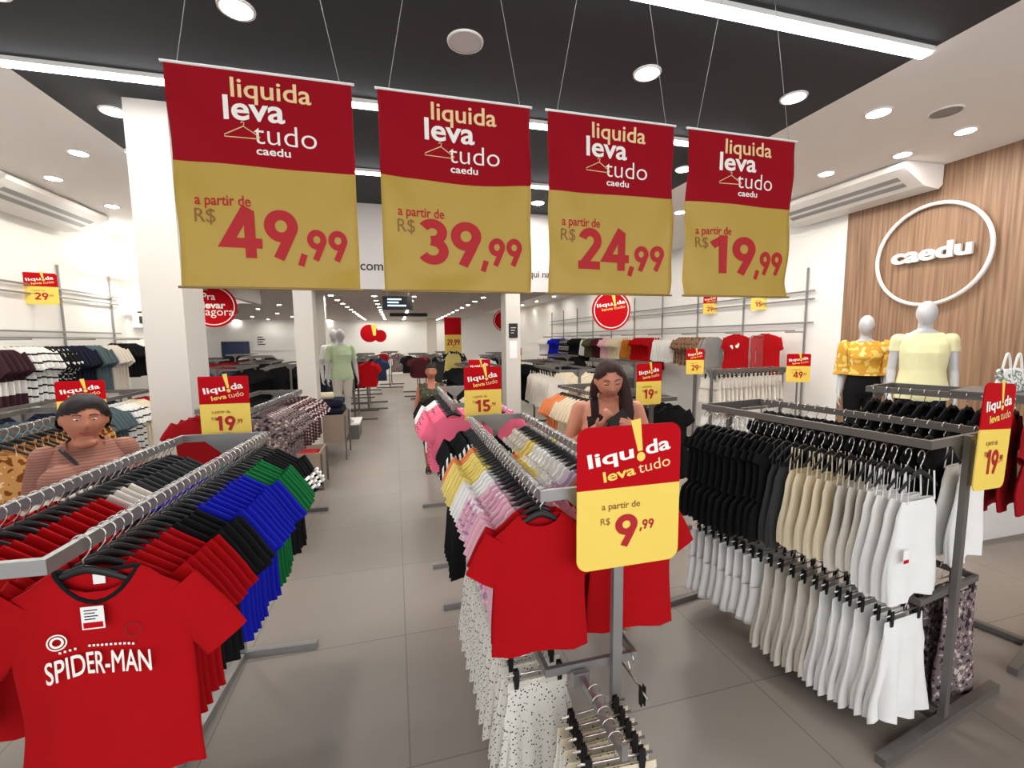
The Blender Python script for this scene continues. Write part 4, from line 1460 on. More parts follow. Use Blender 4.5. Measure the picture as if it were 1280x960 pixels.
MB().box(-0.01, 0.01, 0.0005, 0.02, 0, 1.5).build('post', DSTEEL, t)


# ================================================================== wall fixtures
def wall_fixture(label, x, sgn, ys, z_bars, z_rail, depth, name='clothes_fixture'):
    """steel uprights with cross bars on a side wall; sgn points into the room"""
    t = thing(name, label, 'wall rack', (x, ys[0], 0))
    y0 = ys[0]
    for y in ys:
        MB().box(min(sgn * 0.012, sgn * 0.035), max(sgn * 0.012, sgn * 0.035), y - y0 - 0.011, y - y0 + 0.011, 0.02, z_bars[-1] + 0.35).build('upright', STEEL, t)
        MB().bar((sgn * 0.036, y - y0, z_rail - 0.02), (sgn * (depth + 0.02), y - y0, z_rail - 0.02), 0.014, 0.02).build('bracket', STEEL, t)
    L_ = ys[-1] - y0
    for z in z_bars:
        MB().box(min(sgn * 0.036, sgn * 0.052), max(sgn * 0.036, sgn * 0.052), -0.15, L_ + 0.15, z - 0.012, z + 0.012).build('cross_bar', STEEL, t)
    MB().box(sgn * depth - 0.008, sgn * depth + 0.008, -0.15, L_ + 0.15, z_rail - 0.009, z_rail + 0.009).build('hanging_rail', STEEL, t)
    return t


wall_fixture('steel wall rack of red, brown and white clothes along the right wall', WR, -1, [5.41, 6.66, 7.9, 9.15, 10.4, 11.65, 12.9, 14.15, 15.4, 16.65], [2.05, 2.40, 2.52], 1.93, 0.37)
wall_fixture('steel wall rack of striped polo shirts along the left wall', WL, 1, [5.6, 6.8, 8.0, 9.2], [2.02, 2.52, 2.64], 1.93, 0.37)
redf = tee(41, C_RED, 0.60, 0.66, slv=0.16, drop=70, dip=0.03, name='wall_shirt')
put(redf, (WR - 0.37, 6.42, 1.985), R(-90), 'red sweatshirt with small white print hung face-out on the right wall', None, C_RED)
mb = MB()
for cx, cz, a, b in ((-0.075, -0.30, 0.035, 0.022), (-0.055, -0.33, 0.022, 0.02), (0.055, -0.30, 0.04, 0.03), (0.085, -0.27, 0.022, 0.025)):
    mb.add([(cx + a * math.cos(2 * PI * j / 12), -0.0245, cz + b * math.sin(2 * PI * j / 12)) for j in range(12)], [tuple(range(12))])
mb.build('chest_print', LETW, redf)
put(redf, (WR - 0.37, 5.80, 1.985), R(-90), 'plain red sweatshirt hung face-out nearest the wood wall', None, C_RED)
seq = [(gt2, C_GREY, 'grey shirt next to the face-out red sweatshirts', 'grey wall shirts', 2), (gt2, P_ANIM, 'brown patterned shirt on the right wall rack', 'brown patterned wall shirts', 8), (gt3, C_WHITE, 'white blouse between the brown and red clothes of the right wall rack', 'white wall blouses', 8),
       (gd, C_RED, 'red dress on the right wall rack', 'red wall dresses', 8), (gt3, C_MUST, 'golden yellow blouse on the right wall rack', 'golden wall blouses', 5), (gt2, C_CREAM, 'cream shirt on the right wall rack', 'cream wall shirts', 6),
       (gt2, C_LPINK, 'pale rose shirt on the right wall rack', 'rose wall shirts', 4), (gt2, C_MAROON, 'maroon shirt on the right wall rack', 'maroon wall shirts', 5), (gt2, C_OLIVE, 'olive shirt on the right wall rack', 'olive wall shirts', 5),
       (gt3, C_WHITE, 'white blouse beside the olive shirts of the right wall rack', 'white wall blouses by the olive', 4), (gd, C_BLACK, 'black dress on the right wall rack', 'black wall dresses', 8), (gt3, P_CHECK, 'black and white print blouse on the right wall rack', 'print wall blouses', 9),
       (gd, C_BLUE, 'dark blue dress at the far end of the right wall rack', 'blue wall dresses', 9), (gt2, C_WHITE, 'white shirt at the far end of the right wall rack', 'far white wall shirts', 10)]
row((WR - 0.37, 0), 0, 0, 6.95, 16.6, 1.939, seq, None, jit=3)
for lb, y, w_, lab in (('29', 7.47, 0.26, '29,99 price card on the right wall rack'), ('15', 6.27, 0.24, '15,99 price card on the right wall rack above the red sweatshirts')):
    t = price_sign(lab, (WR - 0.075, y, 2.66), R(-52), w_, 0.36, lb, '99', None, 0.004)
    MB().box(-0.012, 0.012, 0.0055, 0.03, -0.17, -0.12).build('clip', STEEL, t)
seq = [(gt2, P_BLOCK, 'maroon polo shirt with a broad white band on the left wall rack', 'maroon banded polo shirts', 5), (gt2, P_STRIPE, 'white shirt with black stripes on the left wall rack', 'striped wall shirts', 6), (gt2, P_CHECK, 'black and white checked shirt on the left wall rack', 'checked wall shirts', 4),
       (gt2, C_NAVY, 'navy shirt on the left wall rack', 'navy wall shirts', 5), (gt2, C_TEAL, 'slate shirt on the left wall rack', 'slate wall shirts', 4), (gt2, C_OFF, 'off-white shirt on the left wall rack', 'off-white wall shirts', 5)]
row((WL + 0.37, 0), 0, 0, 6.0, 8.4, 1.939, seq, None, jit=2, stretch=1.28)
row((WL + 0.36, 0), 0, 0, 8.55, 9.25, 1.939, [(gt2, C_BLACK, 'black shirt at the corner end of the left wall rack', 'black corner wall shirts', 5), (gt2, C_WHITE, 'white shirt at the corner end of the left wall rack', 'white corner wall shirts', 3)], None, jit=2)
t = price_sign('pale lit 29,99 price card on the left wall rack', (WL + 0.14, 7.45, 2.80), R(25), 0.33, 0.42, '29', '99', None, 0.03)
MB().box(-0.012, 0.012, 0.0055, 0.06, -0.25, -0.15).build('clip', STEEL, t)
put(gt2, (-4.36, 9.52, 2.62), 0, 'white shirt with dark print hung high on the wall corner behind the white column', None, C_WHITE)
mb = MB().box(-0.10, 0.10, -0.0235, -0.022, -0.30, -0.27).box(-0.08, 0.07, -0.0235, -0.022, -0.55, -0.38)
x = [o for o in COL.objects if o.get('label', '').startswith('white shirt with dark print')][0]
mb.build('chest_print', LETK, x)
t = thing('wall_hook', 'small steel arm carrying the high white shirt in the wall corner', 'hook', (-4.36, 9.6, 2.62))
MB().box(-0.008, 0.008, -0.12, -0.001, -0.018, 0).build('arm', STEEL, t)
MB().box(-0.03, 0.03, -0.008, -0.001, -0.05, 0.03).build('plate', STEEL, t)

# ================================================================== far racks of the store
rr = random.Random(3)
cols_dark = [C_BLACK, C_CHAR, C_NAVY, C_MAROON, C_BROWN, C_DENIM, C_RED2, P_FLORD, P_ANIM, C_GREY, C_TEAL, C_OFF]
names = {C_BLACK: 'black', C_CHAR: 'charcoal', C_NAVY: 'navy', C_MAROON: 'maroon', C_BROWN: 'brown', C_DENIM: 'denim blue', C_RED2: 'deep red', P_FLORD: 'grey floral', P_ANIM: 'animal print', C_GREY: 'grey', C_TEAL: 'slate', C_OFF: 'off-white', C_RED: 'red', C_WHITE: 'white', P_CHECK: 'black and white print', C_PINK: 'pink', C_CREAM: 'cream'}
far = [(-2.0, 10.3, 'beside the pair of far mannequins', [C_BLACK, C_NAVY]), (-0.95, 11.4, 'with a red end beyond the far mannequins', [C_MAROON, C_RED]), (-1.2, 14.2, 'on the left edge of the far aisle', [C_CHAR, C_BLACK]),
       (-2.9, 9.0, 'behind the plaid shirts and second column', [C_DENIM, C_BLACK]), (-3.0, 11.5, 'far behind the red sign reading Pra levar agora', [C_BLACK, C_GREY]), (-4.6, 12.6, 'deep in the left half of the store', [C_NAVY, C_RED2]),
       (-2.4, 16.5, 'near the far wall left of the aisle', [C_OFF, C_MAROON]), (1.45, 7.9, 'beyond the middle white column', [C_BLACK, C_CHAR]), (2.6, 6.6, 'between the right wall and the middle column', [C_OFF, C_CREAM]),
       (1.3, 10.6, 'behind the promotion tower', [C_CHAR, P_CHECK]), (3.0, 8.6, 'below the round liquida sign', [C_BLACK, C_NAVY]), (4.3, 8.0, 'before the right wall clothes', [C_BLACK, C_GREY]),
       (0.95, 13.4, 'on the right edge of the far aisle', [C_MAROON, C_BLACK]), (2.7, 12.2, 'deep in the right half of the store', [C_WHITE, C_BLACK]), (4.4, 11.6, 'far before the right wall clothes', [C_BROWN, C_BLACK]), (-0.2, 18.5, 'closing the far end of the aisle', [C_RED2, P_FLORD]), (-0.75, 13.0, 'past the red end left of the aisle', [C_NAVY, C_DENIM]), (-1.0, 16.4, 'left of the aisle near the far wall', [C_BROWN, C_CHAR]), (0.75, 15.4, 'narrowing the far aisle from the right', [C_BLACK, C_RED2]), (-4.2, 15.5, 'below the far left ceiling lamps', [C_MAROON, C_BLACK]), (-6.0, 14.5, 'in the far left hall', [C_CHAR, C_NAVY]), (-5.5, 18.5, 'before the far dark screen', [C_BLACK, C_OFF]), (3.4, 14.6, 'far behind the round liquida sign', [C_DENIM, C_BLACK]), (-2.6, 19.6, 'before the white far wall', [C_BLACK, C_MAROON]), (1.8, 17.0, 'near the far wall right of the aisle', [C_BLACK, C_PINK])]
for i, (x, y, where, cs) in enumerate(far):
    c, a = (x, y), R(rr.uniform(-4, 4))
    rack('grey rack of %s and %s clothes %s' % (names[cs[0]], names[cs[1]], where), c, a, 1.3, 0.30, 1.40, None, 'far clothes racks', DSTEEL)
    p = [gt2, gd, gt3][i % 3]
    nn = 9 if y < 13 else 7
    row(c, a, -0.30, -0.6, 0.6, 1.40, [(p, cs[0], '%s clothing on the rack %s' % (names[cs[0]], where), 'far rail a ' + where, nn)], None, jit=3)
    row(c, a, 0.30, -0.6, 0.6, 1.40, [([gd, gt2, gt2][i % 3], cs[1], '%s clothing on the rack %s' % (names[cs[1]], where), 'far rail b ' + where, nn)], None, jit=3)
for lab, x, y, n_ in (('small 19,99 price card beside the far plaid shirts', -3.35, 8.35, '19'), ('small 29,99 price card in front of the right wall clothes', 4.62, 6.05, '29'), ('small 39,99 price card beyond the middle column', 2.55, 9.4, '39')):
    price_sign(lab, (x, y, 1.66), R(-8), 0.30, 0.40, n_, '99', None, 0.02)
    t = thing('sign_stand', 'thin stand of the ' + lab, 'sign stand', (x, y + 0.006, 0), R(-8))
    MB().box(-0.01, 0.01, 0.0, 0.02, 0, 1.5).build('post', DSTEEL, t)
    MB().box(-0.1, 0.1, -0.08, 0.1, 0, 0.008).build('base_plate', DSTEEL, t)

# promotion tower right of the aisle woman
t = thing('promotion_tower', 'slim promotion tower with a red and yellow top board right of the aisle', 'display tower', (1.16, 9.1, 0), R(-6))
MB().box(-0.17, 0.17, 0.0, 0.05, 1.95, 2.30).build('red_board', SIGNRED, t)
MB().box(-0.17, 0.17, 0.0, 0.05, 1.45, 1.949).build('yellow_board', SIGNYEL, t)
mb = MB(); put_figures(mb, '29,99', -0.12, 0.14, 0, 1, lambda u, v: (u, -0.003, 1.86 - 0.12 * v)); mb.build('price_lettering', LETR, t)
MB().box(-0.02, 0.02, 0.051, 0.09, 0.0, 2.2).build('post', STEEL, t)
MB().box(-0.18, 0.18, -0.1, 0.16, 0.0, 0.02).build('base_plate', STEEL, t)
MB().bar((0.0, 0.05, 1.70), (0.0, -0.45, 1.70), 0.016, 0.02).build('arm', STEEL, t)
put(gd, (1.16 - 0.03, 8.85, 1.712), R(-6), 'white dress with black floral print on the promotion tower', None, P_CHECK)
put(gt3, (1.16 - 0.055, 8.70, 1.712), R(-6), 'golden yellow blouse foremost on the promotion tower', None, C_YEL)

# fittings on the far walls and columns
t = thing('column_plaque', 'black plaque with a white notice on the middle white column', 'plaque', (1.785, 6.66, 1.97))
MB().box(-0.07, 0.07, -0.012, -0.001, -0.1, 0.12).build('board', BLACKP, t)
mb = MB()
for k in range(3):
    mb.box(-0.04, 0.04 - 0.015 * k, -0.0135, -0.0122, 0.05 - 0.04 * k, 0.058 - 0.04 * k)
mb.build('printed_lines', LETW, t)
MB().box(-0.06, 0.06, -0.006, -0.001, -0.42, -0.15).build('notice', TAGW, t)
t = thing('wall_screen', 'dark wide screen on the far wall left of the aisle', 'screen', (-7.7, YB, 1.45))
MB().box(-0.62, 0.62, -0.08, -0.002, -0.42, 0.42).build('casing', BLACKP, t)
MB().box(-0.59, 0.59, -0.084, -0.0805, -0.39, 0.39).build('display', mat('screen_blue', (28, 44, 84), 0.2), t)
t = thing('wall_panel', 'white poster panel on the far wall next to the dark screen', 'poster', (-6.0, YB, 1.85))
MB().box(-0.95, 0.95, -0.04, -0.002, -0.45, 0.45).build('board', WHITEP, t)
mb = MB()
for k in range(4):
    mb.box(-0.7, -0.45 + 0.1 * (k % 2), -0.044, -0.041, 0.2 - 0.12 * k, 0.25 - 0.12 * k)
mb.build('poster_print', LETK, t)
t = thing('service_counter', 'dark service counter niche along the far left wall', 'counter', (-9.2, YB - 0.4, 0))
MB().box(-1.0, 3.2, -0.3, 0.39, 0, 1.05).build('front', mat('counter_dark', (64, 58, 56), 0.6), t)
MB().box(-1.05, 3.25, -0.36, 0.39, 1.051, 1.09).build('worktop', mat('counter_top', (96, 90, 86), 0.4), t)
t = thing('hanging_screen', 'dark hanging information screen over the far aisle', 'screen', (0.1, 10.4, HB))
MB().box(-0.33, 0.33, -0.03, 0.03, -0.42, -0.12).build('casing', BLACKP, t)
mb = MB()
for k, w_ in enumerate((0.30, 0.24, 0.40)):
    mb.box(-0.22, -0.22 + w_, -0.0335, -0.031, -0.20 - 0.07 * k, -0.17 - 0.07 * k)
mb.build('lit_lines', emit('screen_text', (150, 200, 255), 1.6), t)
for s in (-0.25, 0.25):
    MB().tube([(s, 0, -0.12), (s, 0, 0)], 0.008, 6).build('hanger_rod', STEEL, t)
for lab, x, y in (('black air curtain unit under the far left ceiling', -5.9, 17.0), ('dark ceiling vent over the far aisle', 0.6, 19.0)):
    t = thing('ceiling_vent', lab, 'vent', (x, y, HB))
    MB().box(-0.75, 0.75, -0.25, 0.25, -0.12, 0).build('housing', BLACKP, t)
    mb = MB()
    for k in range(5):
        mb.box(-0.68, 0.68, -0.2 + 0.09 * k, -0.15 + 0.09 * k, -0.128, -0.1205)
    mb.build('grille', DSTEEL, t)
t = thing('lit_sign', 'small green lit sign on the far left wall', 'sign', (-9.4, YB, 1.62))
MB().box(-0.25, 0.25, -0.05, -0.002, -0.12, 0.12).build('casing', BLACKP, t)
MB().box(-0.2, 0.2, -0.056, -0.0505, -0.05, 0.08).build('lit_face', emit('green_glow', (90, 230, 60), 1.5), t)

# ================================================================== people and mannequins
SKIN_D = mat('skin_brown', (176, 112, 86), 0.55, vary=0.05, scale=12)
SKIN_L = mat('skin_tan', (190, 126, 100), 0.55, vary=0.05, scale=12)
HAIR_K = mat('hair_dark', (26, 17, 16), 0.7, vary=0.25, scale=60)
HAIR_B = mat('hair_auburn', (48, 24, 20), 0.75, vary=0.3, scale=60)
EYEW = mat('eye_white', (226, 220, 214), 0.3, vary=0.0)
EYEK = mat('eye_dark', (30, 20, 16), 0.2, vary=0.0)
LIPM = mat('lip_rose', (150, 72, 68), 0.5, vary=0.02)


def remesh(mb, vox, smooth=3):
    me = mb.mesh('tmp', BLACKP)
    o = bpy.data.objects.new('tmp', me)
    COL.objects.link(o)
    m = o.modifiers.new('r', 'REMESH'); m.mode = 'VOXEL'; m.voxel_size = vox
    s = o.modifiers.new('s', 'SMOOTH'); s.factor = 0.5; s.iterations = smooth
    dg = bpy.context.evaluated_depsgraph_get()
    r = bpy.data.meshes.new_from_object(o.evaluated_get(dg))
    bpy.data.objects.remove(o)
    return r


def limb(mb, pts, rad, n=12):
    P = [Vector(p) for p in pts]
    out, rs = [], []
    for i in range(len(P) - 1):
        for k in range(5):
            t_ = k / 5
            out.append(P[i].lerp(P[i + 1], t_)); rs.append(rad[i] + (rad[i + 1] - rad[i]) * t_)
    out.append(P[-1]); rs.append(rad[-1])
    mb.tube(out, rs, n)
    for p, r in zip(P, rad):
        mb.ball(p, r, r, r, 10, 7)


def hand(mb, wrist, elbow, s, curl=0.35, k=1.0, palm_dir=None, thumb_dir=None):
    """palm and five separate bent fingers continuing the forearm"""
    w_ = Vector(wrist)
    d = (w_ - Vector(elbow)).normalized()
    pn = Vector(palm_dir) if palm_dir else Vector((-s, 0, 0))       # the way the palm faces
    pn = (pn - d * pn.dot(d)).normalized()
    side = Vector(thumb_dir) if thumb_dir else Vector((0, -1, 0))
    side = (side - d * side.dot(d) - pn * side.dot(pn)).normalized()
    pts = [w_ + d * (0.085 * k * t_) for t_ in (0, .3, .6, 1)]
    for off in (-0.027, -0.009, 0.009, 0.027):
        limb(mb, [w_ + side * off * 0.6 * k, w_ + d * 0.085 * k + side * off * k], [0.016 * k, 0.0125 * k], 8)
    for f, (off, ln) in enumerate(((0.030, 0.072), (0.010, 0.080), (-0.010, 0.075), (-0.029, 0.060))):
        b = w_ + d * 0.085 * k + side * off * k
        a, pts = 0.0, [b]
        for sg in (0.45, 0.32, 0.23):
            a += curl * (1.0 + 0.1 * f)
            b = b + (d * math.cos(a) + pn * math.sin(a) + side * 0.05 * off / 0.03).normalized() * ln * sg * k
            pts.append(b)
        limb(mb, pts, [0.0098 * k, 0.0088 * k, 0.0080 * k, 0.0068 * k], 8)
    tb = w_ + d * 0.028 * k + side * 0.026 * k
    limb(mb, [tb, tb + (d * 0.7 + side * 0.7 + pn * 0.25).normalized() * 0.036 * k, tb + (d * 0.7 + side * 0.7 + pn * 0.25).normalized() * 0.036 * k + (d * 0.95 + side * 0.2 + pn * 0.4).normalized() * 0.032 * k], [0.0125 * k, 0.0105 * k, 0.008 * k], 8)


def head_shape(face=True, wide=1.0, nx=40, nz=30):
    """unit head about its middle: half height 0.115, front -y"""
    g = lambda x, z, cx, cz, sx, sz: math.exp(-((x - cx) / sx) ** 2 - ((z - cz) / sz) ** 2)
    rings = []
    for i in range(1, nz):
        a = PI * i / nz
        zz = -math.cos(a)
        ring = []
        for j in range(nx):
            b = 2 * PI * j / nx
            x = 0.076 * wide * math.sin(a) * math.cos(b)
            y = 0.095 * math.sin(a) * math.sin(b)
            z = 0.115 * zz
            if z < 0:
                k = (-z / 0.115)
                x *= 1 - 0.20 * k ** 1.6
                y *= 1 - (0.10 if y < 0 else 0.45) * k ** 1.4
                y += -0.010 * k if y > -0.02 else 0
            if y < 0:
                f = -y / 0.095
                x *= 1 - 0.06 * f
            if face and y < -0.02:
                y -= 0.024 * g(x, z, 0, -0.022, 0.011, 0.020) + 0.010 * g(x, z, 0, 0.005, 0.009, 0.03) + 0.006 * g(abs(x), z, 0.012, -0.030, 0.008, 0.008)
                y += 0.010 * g(abs(x), z, 0.032, 0.012, 0.018, 0.012)
                y -= 0.005 * g(abs(x), z, 0.03, 0.036, 0.028, 0.010)
                y -= 0.006 * g(x, z, 0, -0.060, 0.022, 0.010)
                y += 0.004 * g(x, z, 0, -0.075, 0.02, 0.006)
                y -= 0.010 * g(x, z, 0, -0.096, 0.022, 0.016)
                y -= 0.005 * g(abs(x), z, 0.042, -0.03, 0.02, 0.025)
            ring.append((x, y, z))
        rings.append(ring)
    return rings


def figure(name, label, cat, loc, rz, Hh, skin, arms, legs=None, face=True, build=1.0, vox=0.006, tilt=(0, 0, 0), female=True, kk=None, curl=(0.35, 0.35), palms=(None, None), thumbs=(None, None), chin=0.0, group=None, head=(0, 0, 0), hk=1.0):
    """one continuous body, feet at z = 0, facing -y; arms: {-1/1: (elbow, wrist)} in metres for the given height"""
    mb = MB()
    S = Hh
    e = lambda z, hw, hd, yo=0.0: [(hw * S * abs(math.cos(a)) ** 0.85 * (1 if math.cos(a) > 0 else -1), (yo + hd * abs(math.sin(a)) ** 0.9 * (1 if math.sin(a) > 0 else -1)) * S, z * S) for a in [2 * PI * j / 28 for j in range(28)]]
    B = build
    if female:
        prof = [(0.455, .045 * B, .045 * B, 0), (0.49, .098 * B, .070 * B, .004), (0.53, .104 * B, .074 * B, .006), (0.58, .092 * B, .066 * B, .0), (0.63, .080 * B, .060 * B, -.002), (0.68, .084 * B, .062 * B, -.004), (0.725, .091 * B, .072 * B, -.012), (0.765, .098, .062 * B, -.004), (0.80, .100, .048, .004), (0.825, .070, .038, .008), (0.845, .036, .034, .008)]
    else:
        prof = [(0.455, .045, .045, 0), (0.49, .092, .068, .004), (0.53, .094, .068, .004), (0.58, .086, .062, .0), (0.63, .083, .060, -.002), (0.68, .092, .064, -.004), (0.725, .098, .068, -.008), (0.77, .102, .060, -.002), (0.805, .098, .046, .004), (0.83, .068, .038, .008), (0.85, .040, .036, .008)]
    mb.loft([e(*p) for p in prof], 0, True, True)
    if female and face:
        for s in (-1, 1):
            mb.ball((s * 0.048 * S * B, -0.060 * S * B, 0.722 * S), 0.043 * S * B, 0.036 * S * B, 0.042 * S * B)
    hc = Vector((tilt[1] * 0.0015, -0.010 * S - 0.0016 * max(0, tilt[0]), 0.937 * S)) + Vector(head)
    limb(mb, [(0, 0.008 * S, 0.82 * S), (hc.x * 0.6, hc.y + 0.014 * S, 0.90 * S)], [0.034 * S * (1 + 0.15 * (B - 1)), 0.031 * S * (1 + 0.4 * (B - 1))])
    hs = Hh / 1.72 * 1.02 * hk
    HM = Matrix.Translation(hc) @ Matrix.Rotation(R(tilt[2]), 4, 'Z') @ Matrix.Rotation(R(tilt[1]), 4, 'Y') @ Matrix.Rotation(R(tilt[0]), 4, 'X') @ Matrix.Scale(hs, 4)
    wide = 1.0 + 0.5 * (B - 1)
    hr = [[tuple(HM @ Vector(p)) for p in r] for r in head_shape(face, wide)]
    mb.loft(hr, 0, True, True)
    if face:
        for s in (-1, 1):
            c = HM @ Vector((s * 0.077 * wide, 0.012, -0.004))
            mb.ball(c, 0.010 * hs, 0.018 * hs, 0.030 * hs, 10, 8)
    if chin:
        mb.ball(HM @ Vector((0, -0.055, -0.115)), 0.06 * chin, 0.05 * chin, 0.035 * chin)
    sw = (0.100 if female else 0.106) * S
    for q, s in enumerate((-1, 1)):
        el, wr = Vector(arms[s][0]), Vector(arms[s][1])
        sh = Vector((s * sw, 0.004 * S, 0.795 * S))
        u = 1 + 0.55 * (B - 1)
        mid = el.lerp(wr, 0.3)
        limb(mb, [sh, sh.lerp(el, 0.4), el, mid, wr], [0.031 * S * u, 0.028 * S * u, 0.0225 * S * u, 0.0225 * S * u, 0.0155 * S], 14)
        hand(mb, wr, el, s, curl[q], Hh / 1.72, palms[q], thumbs[q])
    lg = legs or {}
    for s in (-1, 1):
        hip = Vector((s * 0.050 * S, 0.0, 0.49 * S))
        kn, an = lg.get(s, ((s * 0.052 * S, -0.004 * S, 0.275 * S), (s * 0.050 * S, 0.012 * S, 0.045 * S)))[:2]
        kn, an = Vector(kn), Vector(an)
        u = 1 + 0.4 * (B - 1)
        cf = kn.lerp(an, 0.3) + Vector((0, 0.010 * S, 0))
        limb(mb, [hip, hip.lerp(kn, 0.35), kn, cf, an], [0.052 * S * u, 0.048 * S * u, 0.033 * S * u, 0.033 * S * u, 0.0205 * S], 14)
        td = Vector(lg[s][2]) if s in lg and len(lg[s]) > 2 else Vector((s * 0.15, -1, -0.12))
        td.normalize()
        limb(mb, [an + Vector((0, 0.012 * S, -0.022 * S)), an + td * 0.05 * S + Vector((0, 0, -0.022 * S)), an + td * 0.105 * S + Vector((0, 0, -0.026 * S))], [0.021 * S, 0.022 * S, 0.016 * S])
    me = remesh(mb, vox)
    me.name = name
    me.materials.clear(); me.materials.append(skin)
    me.polygons.foreach_set('use_smooth', [True] * len(me.polygons))
    o = bpy.data.objects.new(name, me)
    COL.objects.link(o)
    o.location = loc; o.rotation_euler = (0, 0, rz)
    tag(o, label, cat, group)
    return o, HM, hs, mb, wide


def wear(body, name, m, pred, off, label=None):
    """clothing that follows the body: the chosen part of its surface, moved outwards"""
    me = body.data
    nv = len(me.vertices)
    co = np.empty(nv * 3); me.vertices.foreach_get('co', co); co = co.reshape(-1, 3)
    nr = np.empty(nv * 3); me.vertex_normals.foreach_get('vector', nr); nr = nr.reshape(-1, 3)
    keep = [p.vertices[:] for p in me.polygons if pred(*p.center)]
    used = sorted({i for f in keep for i in f})
    ix = {q: k for k, q in enumerate(used)}
    vs = []
    for i in used:
        c, n_ = co[i], nr[i]
        d = off(*c) if callable(off) else off
        q = c + n_ * d
        d2 = 0.003 * noise.noise(Vector((c[0] * 18, c[1] * 18, c[2] * 9)))
        vs.append(tuple(q + n_ * d2))
    o = bpy.data.objects.new(name, bpy.data.meshes.new(name))
    o.data.from_pydata(vs, [], [tuple(ix[i] for i in f) for f in keep])
    o.data.materials.append(m)
    o.data.polygons.foreach_set('use_smooth', [True] * len(keep))
    COL.objects.link(o)
    o.parent = body
    if label:
        o['label'] = label
    return o


def shell(body, name, m, rings, cap=False):
    mb = MB(); mb.loft(rings, 0, cap, cap)
    return mb.build(name, m, body)


def hair_cap(body, HM, m, hairline, thick=0.014, wide=1.0, vol=1.0, name='hair', low=-0.06):
    """hair over the skull: everything above the hairline and behind the ears"""
    rings = head_shape(False, wide, 56, 44)
    mb = MB()
    n = 56
    pts = [p for r in rings for p in r]
    fs = []
    def inside(p):
        x, y, z = p
        if y < 0.005:
            return z > hairline(x, y)
        return z > low - 0.3 * max(0, 0.02 - y)
    out = []
    for (x, y, z) in pts:
        v = Vector((x, y, z)); nn = Vector((x / 0.0058, y / 0.009, z / 0.0132)).normalized()
        t_ = thick * (1 + 0.35 * noise.noise(Vector((x * 60, y * 30, z * 20)))) * vol
        edge = 1.0
        if y < 0.005:
            edge = min(1, max(0.25, (z - hairline(x, y)) / 0.02))
        out.append(tuple(HM @ (v + nn * t_ * edge)))
    for i in range(len(rings) - 1):
        for j in range(n):
            q = (i * n + j, i * n + (j + 1) % n, (i + 1) * n + (j + 1) % n, (i + 1) * n + j)
            c = [sum(pts[a][k] for a in q) / 4 for k in range(3)]
            if inside(c):
                fs.append(q)
    top = tuple((len(rings) - 1) * n + j for j in range(n))
    fs.append(top)
    used = sorted({a for f in fs for a in f}); ix = {a: k for k, a in enumerate(used)}
    mb.add([out[a] for a in used], [tuple(ix[a] for a in f) for f in fs], 0, True)
    return mb.build(name, m, body)


def face_parts(body, HM, hs, look=0.0, lips=LIPM, brow=HAIR_K, lid=0.5, skin=SKIN_D, shut=False):
    for s in (-1, 1):
        if shut:
            mb = MB(); mb.tube([tuple(HM @ Vector((s * (0.018 + 0.027 * k / 6), -0.0872 + 0.004 * (k / 6) ** 2, 0.008 - 0.004 * math.sin(PI * k / 6)))) for k in range(7)], [0.0022 * hs] * 7, 6)
            mb.build('eyelash', EYEK, body)
        c = Vector((s * 0.031, -0.0785 if not shut else -0.070, 0.011))
        mb = MB(); mb.ball((0, 0, 0), 0.0135, 0.009, 0.0068 * (0.5 + lid), 14, 9)
        mb.v = [tuple(HM @ (Vector(p) + c)) for p in mb.v]
        e_ = mb.build('eye', EYEW, body)
        mb = MB(); mb.ball((0, -0.0062, -0.001), 0.0058, 0.0035, 0.0058 * (0.5 + lid), 12, 8)
        mb.v = [tuple(HM @ (Vector(p) + c)) for p in mb.v]
        mb.build('iris', EYEK, e_)
        mb = MB(); mb.tube([tuple(HM @ Vector((s * (0.014 + 0.034 * k / 6), -0.0905 + 0.012 * (k / 6) ** 2, 0.030 + 0.006 * math.sin(PI * k / 6)))) for k in range(7)], [0.0028 * hs * (1 - 0.08 * k) for k in range(7)], 6)
        mb.build('eyebrow', brow, body)
    mb = MB()
    for dz, r in ((-0.0565, 0.0042), (-0.0635, 0.005)):
        mb.tube([tuple(HM @ Vector((-0.024 + 0.048 * k / 8, -0.0945 + 0.010 * (2 * k / 8 - 1) ** 2 - (0.0035 if dz > -0.06 else 0.003), dz + 0.002 * (1 - abs(2 * k / 8 - 1)) * (1 if dz > -0.06 else -1)))) for k in range(9)], [r * hs * (0.35 + 0.65 * math.sin(PI * (k + 0.6) / 9.2)) for k in range(9)], 8)
    mb.build('lips', lips, body)


# --- short-haired woman behind the left t-shirt rack
S = 1.57
arms = {-1: ((-0.215 * 1.05, 0.01, 0.985), (-0.235, -0.10, 0.78)), 1: ((0.225, 0.0, 0.985), (0.245, -0.11, 0.78))}
p1, HM, hs, _, wd = figure('person', 'person with short dark hair in a brown blouse with black strap, behind the left rack', 'person', (-1.66, 2.90, 0), R(30), S, SKIN_D, arms, build=1.28, vox=0.0062, tilt=(2, 3, 2), chin=0.85, head=(0, -0.012, -0.028), hk=1.13)
hair_cap(p1, HM, HAIR_K, lambda x, y: 0.052 - 0.25 * max(0, abs(x) - 0.045) * 3 + 0.012 * math.sin(50 * x + 0.7), 0.017, wd, 1.1, low=-0.05)
face_parts(p1, HM, hs, lid=0.15, skin=SKIN_D)
BLOUSE = pattern('blouse_stripes', [(132, 88, 76), (150, 106, 92)], 'stripes', 70, 0.85, 0.5)
